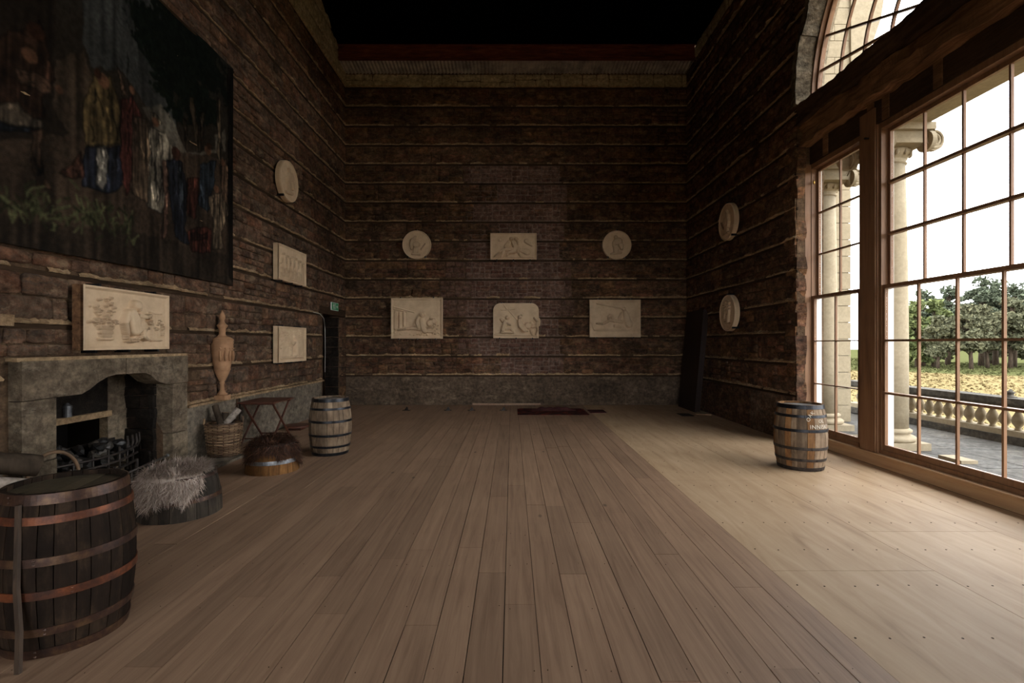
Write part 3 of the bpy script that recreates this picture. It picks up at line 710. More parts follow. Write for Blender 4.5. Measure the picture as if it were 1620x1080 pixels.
# projecting wing of the house
wing = struct(MB().box(5.5, 7.74, 11.34, 12.6, -1.6, 10.8).build('wall_wing', M_ext_g), 'pale ashlar wing of the house beyond the portico', 'wall')
me_a = MB().box(-.5, .5, -1, 0, -.5, .5).mesh('ashlar_block'); me_a.materials.append(M_ext.m)
z = TZ; r = 0
while z < 10.4:
    h = .38; x = 5.5
    widths = [.75, .75, .78] if r % 2 == 0 else [.4, .75, .75, .38]
    for w in widths:
        o = bpy.data.objects.new('ashlar_block', me_a); COL.objects.link(o); o.parent = wing
        o.location = (x+w/2, 11.345, z+h/2); o.scale = (w-.012, .03+rr(0, .008), h-.012); x += w
    z += h; r += 1
cov = [(7.74, 6.4), (7.78, 7.0), (7.9, 7.6), (8.06, 8.1), (8.25, 8.6), (8.42, 9.1), (8.5, 9.6), (8.5, 10.8), (7.74, 10.8)]
MB().prism(cov, 11.25, 12.65, lambda a, b, n: (a, n, b)).build('coved_cornice', M_ext, wing)

# trees beyond the meadow
M_bark = Mat('bark', .95, .1); M_bark.col(M_bark.ramp(M_bark.noise(M_bark.pos((4, 4, .8)), 3, 5), [(.3, (40, 33, 28)), (.7, (78, 66, 54))]))
def leafmat(name, a, b, c):
    m = Mat(name, .8, .15); m.col(m.ramp(m.math('ADD', m.math('MULTIPLY', m.rnd(), .6), m.math('MULTIPLY', m.noise(m.pos(), .5, 3), .4)), [(.15, a), (.5, b), (.85, c)])); return m
LM = [leafmat('pine_needles', (60, 66, 54), (76, 83, 67), (94, 100, 80)), leafmat('broad_leaves', (66, 74, 46), (86, 94, 58), (108, 114, 70)), leafmat('olive_needles', (66, 68, 52), (84, 84, 64), (104, 102, 78))]
def tree(x, y, h, spread, kind, seed, label, lean=0.0, bare=.3):
    R = np.random.RandomState(seed); rd = random.Random(seed)
    t = thing('pine_tree' if kind != 1 else 'broadleaf_tree', label, 'tree', (x, y, -1.5), 0, 'trees at the edge of the meadow')
    tr = MB(); pth = [(lean*h*f*f, .1*math.sin(f*5+seed), h*f) for f in (0, .15, .35, .55, .75, .92)]
    tr.tube(pth, [h*.030*(1-.85*f) for f in (0, .15, .35, .55, .75, .95)], 8)
    tr.build('trunk', M_bark, t, True)
    lobes = []
    nl = 46 if kind != 1 else 34
    for i in range(nl):
        f = bare+(1-bare)*(i+.5)/nl; wid = spread*(math.sin(PI*min(1, (f-bare)/(1-bare)*.85+.15))**.8)*rd.uniform(.55, 1.0)
        a = rd.uniform(0, 2*PI); rad = wid*rd.uniform(.15, .9)
        lobes.append((lean*h*f*f+rad*math.cos(a), rad*math.sin(a), h*f*rd.uniform(.93, 1.02), wid*rd.uniform(.26, .46)))
    lobes.append((lean*h, 0, h*.97, spread*.35))
    br = MB()
    for lx, ly, lz, lr in lobes:
        f = max(.2, min(.9, lz/h-.12)); br.tube([(lean*h*f*f, 0, h*f), (lx*.6, ly*.6, lz-.15*lr), (lx, ly, lz)], [h*.009, h*.006, h*.002], 5)
    br.build('branches', M_bark, t)
    P = []
    per = 170
    for lx, ly, lz, lr in lobes:
        d = R.randn(per, 3); d /= np.linalg.norm(d, axis=1)[:, None]; rr_ = R.rand(per, 1)**.45
        P.append(np.array([lx, ly, lz])+d*rr_*lr*np.array([1, 1, .62]))
    P = np.concatenate(P); n = len(P); sz = (.15+.2*R.rand(n, 1))*(1.0 if kind != 1 else 1.15)
    A = R.randn(n, 3); A /= np.linalg.norm(A, axis=1)[:, None]; B = np.cross(A, R.randn(n, 3)); B /= np.linalg.norm(B, axis=1)[:, None]
    Q = np.stack([P-A*sz, P-B*sz*.5, P+A*sz, P+B*sz*.5], 1).reshape(-1, 3)
    link('crown', npmesh('crown', Q, np.arange(n*4).reshape(-1, 4)), LM[kind], t)
TREES = [
    (58.3, 70, 10.6, 2.6, 0, 0.00, 0.40),
    (54.2, 66, 8.6, 3.2, 1, 0.00, 0.12),
    (56.5, 66, 8.8, 3.0, 1, 0.02, 0.10),
    (52.8, 61, 6.4, 2.4, 2, 0.00, 0.28),
    (63.7, 72, 11.4, 3.2, 0, 0.00, 0.30),
    (66.6, 70, 12.4, 3.8, 0, 0.02, 0.35),
    (55.8, 60, 7.6, 3.0, 2, -0.06, 0.32),
    (70.6, 72, 12.2, 3.8, 0, 0.00, 0.34),
    (60.8, 63, 7.8, 3.0, 2, -0.10, 0.32),
    (62.8, 62, 8.6, 3.2, 2, 0.00, 0.32),
    (68.3, 67, 11.0, 3.6, 0, 0.00, 0.32),
    (66.0, 62, 8.8, 3.4, 1, 0.00, 0.20),
    (54.2, 68, 8.0, 3.2, 1, 0.00, 0.10),
    (71.7, 67, 11.2, 3.8, 0, 0.00, 0.30),
    (69.0, 78, 9.6, 4.6, 2, 0.00, 0.08),
    (76.0, 78, 9.8, 4.6, 2, 0.00, 0.08),
    (80.9, 76, 10.0, 5.0, 2, 0.00, 0.08)]
WORDS = ['dark pine with open crown seen beside the stone column', 'bushy light green tree next to the stone column', 'yellow green rounded tree left of the tallest pines', 'low olive coloured pine under the tall pines',
    'tall blue green pine behind the rounded tree', 'tallest dark pine in the group seen through the window', 'leaning olive pine with dark bare trunk at the grass edge', 'tall dark pine beside the tallest one',
    'olive pine with strongly leaning trunk at the grass edge', 'olive pine with upright trunk near the window edge', 'dark pine at the window edge behind the olive pine', 'green broadleaf tree at the outer end of the tree row',
    'green tree mostly hidden behind the stone column', 'dark pine at the outer end of the tree row', 'low dense tree filling the gap behind the rounded trees', 'low dense tree filling the gap behind the tall pines', 'low dense tree behind the outer end of the row']
for i, (x, y, h, sp, kd, ln, ba) in enumerate(TREES): tree(x, y, h, sp, kd, 300+i, WORDS[i], ln, ba)

# ================================================================ reliefs on the walls
def capsule_field(X, Y, H, shapes, stain=None):
    for sh in shapes:
        amp = sh[0]; pts = sh[1:]; P = [(pts[i], pts[i+1], pts[i+2]) for i in range(0, len(pts), 3)]
        if len(P) == 1: P = P*2
        for (x0, y0, r0), (x1, y1, r1) in zip(P, P[1:]):
            dx, dy = x1-x0, y1-y0; L = dx*dx+dy*dy
            t = np.clip(((X-x0)*dx+(Y-y0)*dy)/L, 0, 1) if L > 0 else np.zeros_like(X)
            r = r0+(r1-r0)*t; d = np.hypot(X-x0-t*dx, Y-y0-t*dy)/r
            h = amp*np.clip(1-d**5, 0, 1)**.55
            if stain is not None: k = h > H; stain[k] = (.36 if max(r0, r1) < 2.7 and amp > 2.3 else .06)
            H = np.maximum(H, h)
    return H
def leaves(cx, cy, n, sx, sy, r, seed, amp=2.6):
    q = random.Random(seed); return [(amp*q.uniform(.6, 1), cx+q.gauss(0, sx), cy+q.gauss(0, sy), r*q.uniform(.7, 1.2)) for _ in range(n)]
def garland(pts, n, r, seed, amp=3):
    q = random.Random(seed); out = []
    for (a, b), (c, d) in zip(pts, pts[1:]):
        for i in range(n): t = i/n; out.append((amp*q.uniform(.6, 1), a+(c-a)*t+q.uniform(-r, r), b+(d-b)*t+q.uniform(-r, r), r*q.uniform(.6, 1.1)))
    return out
def relief(name, label, cat, W, s, t, w, h, thick, shapes, mirror=False, border=3.0, rim=True, round_corner=0, disc=False, gap=.07, res=150, gain=1.0, body=None):
    """cast plaster panel: slab, moulded rim, modelled field, iron clips; shapes drawn on a field 100 units wide"""
    base = W.P(s, t-h/2, gap)
    root = thing(name, label, cat, base, W.rz)
    nx = res; ny = max(20, int(res*h/w)); U = 100.0; VH = U*h/w
    xs = np.linspace(0, U, nx); ys = np.linspace(0, VH, ny); X, Y = np.meshgrid(xs, ys)
    stain = np.zeros_like(X); H = capsule_field(X, Y, np.zeros_like(X), shapes, stain)*gain*1.7
    k = U/w
    if disc:
        # map the square field to a disc, so that the outline is a true circle
        a = (X-50)/50; b = (Y-50)/50
        mx = np.maximum(np.abs(a), np.abs(b)); rad = np.sqrt(a*a+b*b)+1e-9
        X2 = 50+50*a*mx/rad; Y2 = 50+50*b*mx/rad
        stain[:] = 0; H = capsule_field(X2, Y2, np.zeros_like(X), shapes, stain)*gain*1.7; stain += .16*(H > 0); R = np.hypot(X2-50, Y2-50)
        H = np.where(R > 50-border, 2.4*np.sqrt(np.clip(1-((R-50+border/2)/(border/2))**2, 0, 1)), H) if rim else H
        PX, PZ = (X2-50)/k, Y2/k
        n = 56
        mb = MB().lathe([(w/2, 0), (w/2, thick-.008), (w/2-.006, thick)], n).move(Matrix.Translation((0, 0, h/2)) @ Matrix.Rotation(PI/2, 4, 'X'))
        mb.build('slab', M_plaster, root, False)
    else:
        pr = []; q = round_corner
        if q:
            for cx, sg in ((w/2-q, 1), (-w/2+q, -1)):
                for i in range(9):
                    a = PI/2*i/8 if sg > 0 else PI/2+PI/2*i/8; pr.append((cx+q*math.cos(a), h-q+q*math.sin(a)))
            pr = [(w/2, 0)]+pr+[(-w/2, 0)]
            # heightfield clipped to the rounded outline by pulling the corner points onto the arc
            PX, PZ = (X-50)/k, Y/k
            ax = np.abs(PX)-(w/2-q); az = PZ-(h-q); m_ = (ax > 0) & (az > 0); rad = np.hypot(ax, az)+1e-9; f = np.where(m_, np.minimum(1, q*np.maximum(ax, az)/q/rad), 1)
            PX = np.where(m_, np.sign(PX)*((w/2-q)+ax*f), PX); PZ = np.where(m_, (h-q)+az*f, PZ)
        else:
            pr = [(w/2, 0), (w/2, h), (-w/2, h), (-w/2, 0)]; PX, PZ = (X-50)/k, Y/k
            if rim:
                e = np.minimum(np.minimum(X, U-X), np.minimum(Y, VH-Y))
                rm = np.where(e < border*.62, 2.2, np.where(e < border, .9, 0)); H = np.where(e < border, np.maximum(rm, 0), H)
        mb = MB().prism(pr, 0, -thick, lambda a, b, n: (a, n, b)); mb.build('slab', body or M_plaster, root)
    if mirror: H = H[:, ::-1]; stain = stain[:, ::-1]
    if rim and not disc: stain = np.where(e < border, 0, stain)
    V = np.stack([PX*.996, -thick-.001-H/k, PZ*.996+.002*h], -1).reshape(-1, 3)
    me = npmesh('modelled_field', V, grid_faces(nx, ny)); ca = me.color_attributes.new('patina', 'FLOAT_COLOR', 'POINT')
    P = np.pad(stain, 1, 'edge'); stain = (P[1:-1, 1:-1]*2+P[:-2, 1:-1]+P[2:, 1:-1]+P[1:-1, :-2]+P[1:-1, 2:])/6
    ca.data.foreach_set('color', np.repeat(np.clip(stain, 0, 1).reshape(-1, 1), 4, 1).astype(np.float32).ravel())
    link('modelled_field', me, M_relief, root, True)
    for cx, top in ((-.32, 1), (.32, 1), (-.36, 0), (0, 0), (.36, 0)) if not disc else ((0, 1), (-.30, 0), (.30, 0)):
        z = (h if top else 0) if not disc else h/2+(1 if top else -1)*math.sqrt(max(0, .25-cx*cx))*h
        MB().box(cx*w-.014, cx*w+.014, -thick-.012, gap, z-.004 if top else z-.03, z+.03 if top else z+.012).build('clip', M_iron, root)
    return root
# putto weaving a garland, over the fireplace
big = [(1.2, 14, 21, 1.6, 32, 21, 1.6), (2.4, 17, 19, 2.2, 29, 19, 2.2), (2.6, 18, 15, 2.2, 28, 15, 2.2), (2.4, 19, 12, 2, 27, 12, 2), (2.2, 16, 9.4, 1.2, 30, 9.4, 1.2),
       (1.6, 23, 20, .7, 22, 34, .6), (1.6, 23, 22, .7, 30, 34, .6), (1.6, 22, 22, .7, 13, 32, .6), (1.6, 22, 30, .6, 27, 44, .5)]
big += leaves(22, 24.5, 34, 6.5, 2.0, 1.35, 1, 3.8)+leaves(22, 33, 22, 6, 4.0, 1.2, 2, 3.4)+leaves(26, 43, 9, 1.8, 3, 1.1, 3, 3)+leaves(12, 30, 9, 2, 5, 1.1, 4, 3)
big += [(5.2, 55, 40.5, 5.2), (4.2, 58, 38, 3.6), (3.4, 53, 36, 3), (5.6, 49, 32, 5.2, 52, 25, 7.4, 52, 18, 6.2), (4.6, 45, 32, 3.2, 41.5, 24, 2.6, 43.5, 15, 2.0), (4.4, 58, 31, 2.8, 66, 30, 2.2, 72, 32, 1.6),
        (5.4, 53, 17, 5, 62, 23, 4.0, 63, 21, 3.2), (4.6, 62, 21, 3.2, 63, 12, 2.6, 67, 9, 1.6), (3.8, 58, 27, 3, 63, 27, 2)]
big += garland([(42, 15), (46, 9), (51, 7), (58, 11), (63, 17), (70, 21), (73, 30)], 6, 1.4, 5, 5)+garland([(73, 30), (79, 20), (83, 19), (87, 28), (90, 22), (91, 12)], 5, 1.1, 6, 3.6)
big += [(1.4, 77, 8, 1, 77, 35, 1), (1.1, 79, 10, 2, 79, 34, 2), (1.1, 83, 10, 2, 83, 34, 2), (1.1, 87, 10, 2, 87, 34, 2), (1.9, 75, 35, 1.3, 90, 35, 1.3), (1.8, 75, 9, 1.3, 90, 9, 1.3)]
relief('relief_plaque', 'large oblong plaster relief of a putto with garland over the fireplace', 'relief', WL, 5.755, 1.972, 1.29, .69, .085, big, res=230, body=M_beam, gain=.75)  # dark brown slab colour stands in for shade on the plaster sides
# procession of small figures
fig = []
for i, (x, b) in enumerate(((13, 0), (27, 2), (42, 1), (57, 1), (72, 3))):
    fig += [(3.4, x, 41-b, 2.6), (3.2, x, 36-b, 3.6, x+1, 27, 4.0, x, 20, 3.4), (2.8, x-1, 20, 2.6, x-2.5, 12, 1.8, x-3, 7, 1.4), (2.8, x+1, 20, 2.6, x+4, 13, 1.8, x+3, 7, 1.4), (2.6, x+3, 34-b, 1.8, x+8, 30, 1.4, x+9, 37, 1.2), (2.4, x-3, 33, 1.8, x-6, 26, 1.3)]
fig += leaves(85, 36, 12, 3, 3, 1.6, 9)+[(1.2, 8, 5, 1.4, 92, 5, 1.4)]
relief('relief_plaque', 'upper of two square plaques beside the tapestry, with a row of small dancing figures', 'relief', WL, 10.04, 3.275, 1.26, .70, .08, fig)
fig = leaves(20, 38, 60, 7, 7, 1.2, 12, 1.8)+leaves(36, 40, 30, 4, 6, 1.1, 13, 1.6)+leaves(72, 44, 50, 7, 3, 1.2, 14, 2.2)
fig += [(2.4, 56, 40, 3.6), (3.6, 58, 33, 4, 62, 24, 6.5, 62, 14, 6), (2.6, 54, 31, 2, 46, 26, 1.5, 40, 30, 1.2), (2.4, 41, 32, 1.4, 43, 22, 1.2, 42, 10, 1.2), (3, 60, 14, 4, 55, 9, 2.4, 50, 7, 1.6), (2.6, 68, 30, 3, 72, 18, 3, 72, 9, 2), (1.4, 10, 7, 1.6, 90, 7, 1.6)]
relief('relief_plaque', 'lower of two square plaques beside the doorway, with a woman under trees', 'relief', WL, 10.04, 1.68, 1.26, .71, .08, fig)
# far wall
f1 = [(1.6, 3, 62, 1.5, 45, 51, .8), (1.2, 3, 58, 1.2, 30, 52, 1), (1.3, 9, 20, 4, 9, 50, 4), (1.8, 17, 20, 2.6, 17, 50, 2.4), (1.3, 25, 26, 2.2, 25, 50, 2.0), (4.4, 60, 46, 4.4), (3, 64, 48, 3), (4.8, 54, 39, 4, 52, 31, 4.6, 55, 22, 5), (5, 60, 36, 5, 62, 26, 6.5, 66, 16, 6),
      (4.4, 60, 34, 2.4, 64, 24, 2.4, 72, 20, 2, 80, 21, 1.6), (3.6, 58, 19, 4, 42, 20, 3, 30, 19, 2.4, 14, 17, 2), (4.2, 76, 30, 7), (4, 84, 33, 5.5), (3, 78, 40, 3, 86, 38, 2), (3.2, 70, 15, 4, 82, 14, 3)]+leaves(55, 9, 16, 20, 1.5, 1.6, 21, 2)+leaves(84, 22, 20, 4, 5, 1.5, 22, 3)
relief('relief_plaque', 'plaster relief with columns and a bowed kneeling figure on the far wall', 'relief', WB, -2.61, 2.385, 1.41, 1.11, .07, f1, border=3.4)
f2 = [(1.2, 22, 74, .6, 52, 40, .8), (1.2, 18, 62, .8, 30, 62, .8, 24, 72, .6), (1.2, 34, 63, 1.8, 46, 64, 1.4), (4.4, 31, 45, 4.6), (2.4, 18, 42, 4, 22, 38, 5), (4.6, 26, 36, 4.6, 24, 26, 5, 22, 18, 5), (4, 30, 33, 2.4, 38, 29, 2), (4, 28, 20, 4, 38, 22, 3.4, 44, 14, 2.4), (3.4, 18, 13, 3, 44, 12, 3),
      (4.8, 58, 46, 4.2), (3.4, 62, 50, 2.4), (4.8, 57, 38, 4.4, 60, 28, 6, 68, 20, 7), (4.2, 56, 34, 2.6, 58, 24, 2.6, 68, 15, 2.4, 76, 15, 2), (5, 76, 27, 8), (4, 84, 32, 4), (4, 90, 44, 2, 97, 36, 2.4, 94, 26, 3, 86, 24, 2.4), (4, 96, 28, 3, 98, 18, 2.2, 94, 8, 2), (3.6, 84, 16, 4, 86, 8, 3), (1.6, 4, 8, 2, 96, 5, 2)]
c2 = relief('relief_plaque', 'plaster relief with rounded upper corners, two seated figures and a lance', 'relief', WB, .11, 2.325, 1.25, .96, .07, f2, rim=False, round_corner=.2)
MB().sphere((.63, -.06, .44), .055, 10, 8, (.8, 1, 2.2)).build('projecting_wing', M_plaster, c2, True)
f3 = [(1.6, 14, 66, 1, 44, 60, 1.2, 64, 56, 1), (2.6, 67, 55, 4), (2.8, 70, 48, 4.6, 73, 38, 6, 76, 26, 6), (2.0, 62, 46, 3, 58, 36, 3), (2.4, 64, 30, 3, 48, 32, 3, 40, 34, 3, 26, 26, 2, 14, 27, 1.8), (2.6, 48, 31, 2.6, 42, 43, 3.2, 37, 40, 2.6, 37, 34, 2), (2.4, 77, 26, 7.5), (1.4, 3, 28, 1.4, 8, 16, 1.2), (1.2, 10, 14, 2, 94, 14, 2), (1.4, 50, 22, 3, 60, 20, 2)]
relief('relief_plaque', 'shallow plaster relief of a reclining figure holding a long pole', 'relief', WB, 2.83, 2.385, 1.4, 1.03, .06, f3, border=4.2, gain=1.15)
f4 = [(4.4, 46, 45, 4), (4.4, 56, 44, 4.4), (4.4, 50, 36, 5, 55, 26, 6, 50, 17, 5), (4.2, 60, 38, 3, 61, 26, 3, 59, 16, 2.4), (3.6, 40, 36, 4, 34, 28, 5), (4.4, 46, 22, 4, 32, 21, 3.2, 20, 15, 2.6, 9, 6, 2), (4.6, 52, 17, 4.4, 38, 13, 3, 36, 8, 2.4), (4.4, 28, 17, 3, 24, 6, 3), (2, 78, 40, 5, 86, 34, 4, 90, 30, 2), (1.6, 66, 20, 4, 80, 16, 7), (1.6, 20, 42, 3), (3.4, 63, 12, 3, 66, 6, 2.4), (1.6, 8, 5, 2, 92, 5, 2)]
relief('relief_plaque', 'small oblong plaster relief of an embracing pair, topmost on the far wall', 'relief', WB, .04, 4.36, 1.27, .72, .07, f4, border=2.6)
# medallions
m1 = [(5, 48, 50, 13), (4.6, 38, 62, 10, 34, 48, 8, 34, 36, 5), (4, 46, 78, 4, 40, 66, 7), (4.4, 56, 50, 8), (3.8, 48, 38, 9, 46, 24, 9), (3.4, 36, 18, 4, 62, 16, 4), (3, 66, 34, 2, 80, 54, 1.6)]
m2 = [(4, 48, 60, 12), (4.2, 56, 62, 13), (4, 64, 48, 9, 66, 38, 6), (3.4, 40, 56, 7, 39, 46, 5), (3.4, 46, 40, 10, 46, 28, 9), (3, 30, 19, 3.4, 50, 22, 5, 64, 24, 4), (3, 46, 76, 7)]
relief('portrait_medallion', 'round plaster medallion with a helmeted head, on the far wall above the columned relief', 'relief', WB, -2.62, 4.405, .79, .79, .065, m1, disc=True, gap=.075, gain=1.2)
relief('portrait_medallion', 'round plaster medallion with a long-haired profile, on the far wall above the reclining figure', 'relief', WB, 2.88, 4.40, .80, .80, .065, m2, disc=True, gap=.075)
relief('portrait_medallion', 'round plaster medallion hung high on the wall beside the tapestry', 'relief', WL, 9.88, 4.94, .81, .81, .085, m2, disc=True, gap=.075, mirror=False)
relief('portrait_medallion', 'upper of two round medallions on the window wall', 'relief', WR, 10.76, 4.35, .80, .80, .085, m1, disc=True, gap=.075, mirror=True)
relief('portrait_medallion', 'lower of two round medallions on the window wall, with curly head', 'relief', WR, 10.72, 2.36, .79, .79, .085, m2+leaves(52, 68, 30, 9, 7, 4, 31, 5), disc=True, gap=.075, mirror=True)
# urn
urn = thing('terracotta_urn', 'tall slim terracotta urn with lid standing on the wall ledge', 'urn', (XL+.115, 7.68, .826))
MB().box(-.085, .085, -.085, .085, 0, .07).build('foot_block', M_terra, urn)
MB().lathe([(.07, .07), (.075, .09), (.05, .11), (.032, .15), (.028, .24), (.04, .26), (.03, .275), (.045, .30), (.075, .36), (.10, .43), (.112, .46), (.118, .47), (.112, .485), (.13, .58), (.148, .72), (.155, .84), (.15, .86), (.158, .88), (.152, .90), (.16, .93), (.15, .945)], 36).build('body', M_terra, urn, True)
MB().lathe([(.15, .945), (.12, .965), (.06, .99), (.045, 1.02), (.05, 1.10), (.075, 1.14), (.08, 1.155), (.06, 1.17), (.035, 1.20), (.028, 1.23), (.045, 1.27), (.04, 1.31), (.015, 1.36), (.004, 1.39)], 32).build('lid', M_terra, urn, True)
for k in range(7):
    a = -1.2+k*.45; f = MB()
    r = .152
    f.tube([(r*math.cos(a), r*math.sin(a), z) for z in (.60, .68, .76)], [.012, .022, .014], 6); f.sphere((r*math.cos(a), r*math.sin(a), .795), .016, 6, 5)
    f.build('figure', M_terra, urn, True)

# ================================================================ tapestry
TAP_POLYS=[
 ((34,26,20),[(4.09,5.22),(4.89,5.9),(4.9,4.58),(5.3,4.67),(5.24,3.97),(4.09,3.3)]),
 ((58,60,58),[(5.24,6.49),(6.25,7.42),(6.65,5.13),(6.7,4.39),(6.25,4.58),(5.98,4.75),(5.74,4.88),(5.34,4.69),(5.22,4.91)]),
 ((92,84,70),[(6.07,4.6),(6.44,4.81),(6.65,4.69),(6.92,4.36),(7.54,4.65),(7.54,4.89),(7.83,5.1),(7.83,4.75),(6.92,4.29),(6.44,4.36)]),
 ((62,47,34),[(4.09,3.34),(5.24,3.97),(5.74,3.94),(6.65,4.29),(8.05,4.67),(8.07,2.65),(4.09,2.49)]),
 ((44,34,25),[(4.09,2.85),(4.93,2.9),(5.9,3.04),(8.07,3.09),(8.07,2.65),(4.09,2.49)]),
 ((64,50,36),[(4.9,4.5),(5.24,4.8),(5.34,4.54),(5.3,3.89),(5.02,3.88),(4.87,4.03)]),
 ((62,38,26),[(4.09,4.1),(4.55,4.6),(4.73,4.81),(4.82,4.66),(4.9,4.34),(4.79,4.09),(4.82,3.9),(4.09,3.56)]),
 ((104,88,68),[(4.28,3.79),(4.55,3.93),(4.8,3.86),(4.79,3.79),(4.55,3.71),(4.28,3.67)]),
 ((30,36,48),[(4.28,3.67),(4.55,3.71),(4.76,3.78),(4.71,3.72),(4.28,3.56)]),
 ((92,64,44),[(4.68,3.74),(4.79,3.79),(4.8,3.52),(4.82,3.34),(4.9,3.22),(4.73,3.21),(4.69,3.43)]),
 ((98,68,48),[(4.51,4.25),(4.76,4.31),(4.9,4.25),(4.79,4.13),(4.55,4.12)]),
 ((112,88,46),[(5.27,4.42),(5.34,4.6),(5.58,4.73),(5.7,4.42),(5.71,4.02),(5.24,3.79),(5.22,4.17)]),
 ((28,36,56),[(5.24,3.79),(5.7,3.99),(5.76,3.54),(5.58,3.39),(5.44,3.36),(5.2,3.36)]),
 ((132,122,104),[(5.39,3.84),(5.52,3.94),(5.56,3.75),(5.5,3.39),(5.37,3.42)]),
 ((82,46,32),[(4.94,3.41),(5.2,3.73),(5.24,3.46),(5.08,3.39)]),
 ((92,40,32),[(5.7,4.52),(5.9,4.68),(6.07,4.5),(6.0,3.91),(5.8,3.42),(5.71,3.8)]),
 ((98,76,54),[(5.89,4.42),(6.16,4.51),(6.25,4.14),(6.18,3.42),(5.86,3.49)]),
 ((112,84,62),[(5.66,4.9),(5.72,4.86),(5.8,4.63),(5.72,4.56)]),
 ((96,84,66),[(5.82,5.13),(5.84,5.14),(5.85,4.56),(5.83,4.55)]),
 ((150,136,112),[(6.21,4.4),(6.49,4.48),(6.65,4.29),(6.43,3.36),(6.16,3.39),(6.21,4.13)]),
 ((112,100,82),[(6.37,4.4),(6.44,4.41),(6.44,3.72),(6.35,3.41),(6.31,3.89)]),
 ((136,118,90),[(6.25,4.65),(6.32,4.67),(6.43,4.55),(6.28,4.46)]),
 ((26,32,48),[(6.53,4.14),(6.82,4.21),(6.93,3.88),(6.89,3.3),(6.99,3.05),(6.7,3.13),(6.55,3.72)]),
 ((70,82,92),[(6.73,4.11),(6.8,4.11),(6.86,3.71),(6.78,3.46)]),
 ((122,82,62),[(6.45,4.08),(6.54,4.11),(6.55,3.47),(6.52,3.09),(6.4,3.06),(6.47,3.45)]),
 ((34,50,66),[(7.22,4.32),(7.56,4.49),(7.52,4.1),(7.41,3.65),(7.19,3.71)]),
 ((88,40,28),[(6.92,4.02),(7.19,4.13),(7.19,3.72),(7.11,3.47),(6.93,3.5)]),
 ((98,42,30),[(6.92,3.26),(7.19,3.39),(7.49,3.43),(7.49,3.05),(7.01,2.99)]),
 ((46,24,18),[(7.01,3.25),(7.41,3.35),(7.4,3.25),(7.04,3.16)]),
 ((120,98,72),[(7.38,3.88),(7.75,4.07),(7.91,3.75),(7.7,3.44),(7.77,3.18),(7.48,3.09),(7.54,3.49)]),
 ((104,76,54),[(7.61,4.53),(7.84,4.63),(8.02,4.22),(7.96,3.79),(7.7,4.03)]),
 ((76,60,42),[(6.98,5.19),(7.07,5.23),(7.25,4.51),(7.15,4.45)]),
 ((64,50,36),[(6.84,4.82),(6.92,4.86),(6.99,4.39),(6.92,4.36)]),
 ((98,80,58),[(7.56,5.46),(7.67,5.51),(7.74,4.55),(7.61,4.51)]),
 ((60,48,36),[(7.19,5.06),(7.28,5.1),(7.29,4.55),(7.23,4.52)]),
 ((24,18,14),[(7.88,6.13),(8.02,6.14),(8.07,2.65),(7.9,2.76)]),
]
TAP_BLOBS=[((14,18,14),6.25,5.64,0.29),((14,18,14),6.07,5.73,0.2),((14,18,14),6.54,5.47,0.29),((14,18,14),6.92,5.38,0.34),((14,18,14),6.65,6.04,0.4),((14,18,14),7.1,5.94,0.43),((14,18,14),7.54,5.84,0.25),((14,18,14),6.73,4.84,0.15),((14,18,14),6.49,5.05,0.16),((14,18,14),7.41,5.16,0.24),((14,18,14),7.1,5.09,0.23),((14,18,14),7.83,5.65,0.17),((14,18,14),6.32,5.31,0.13),((86,60,44),5.48,4.62,0.08),((86,60,44),5.9,4.73,0.05),((86,60,44),6.32,4.53,0.06),((86,60,44),6.65,5.51,0.0),((86,60,44),7.38,4.58,0.07),((86,60,44),7.74,4.53,0.06),((86,60,44),4.66,4.43,0.07),((86,60,44),7.58,4.06,0.06),((86,60,44),4.94,4.25,0.04),((48,30,22),6.7,4.27,0.09),((48,30,22),5.41,4.66,0.05),((48,30,22),4.71,4.69,0.08),((48,30,22),7.4,4.65,0.05)]
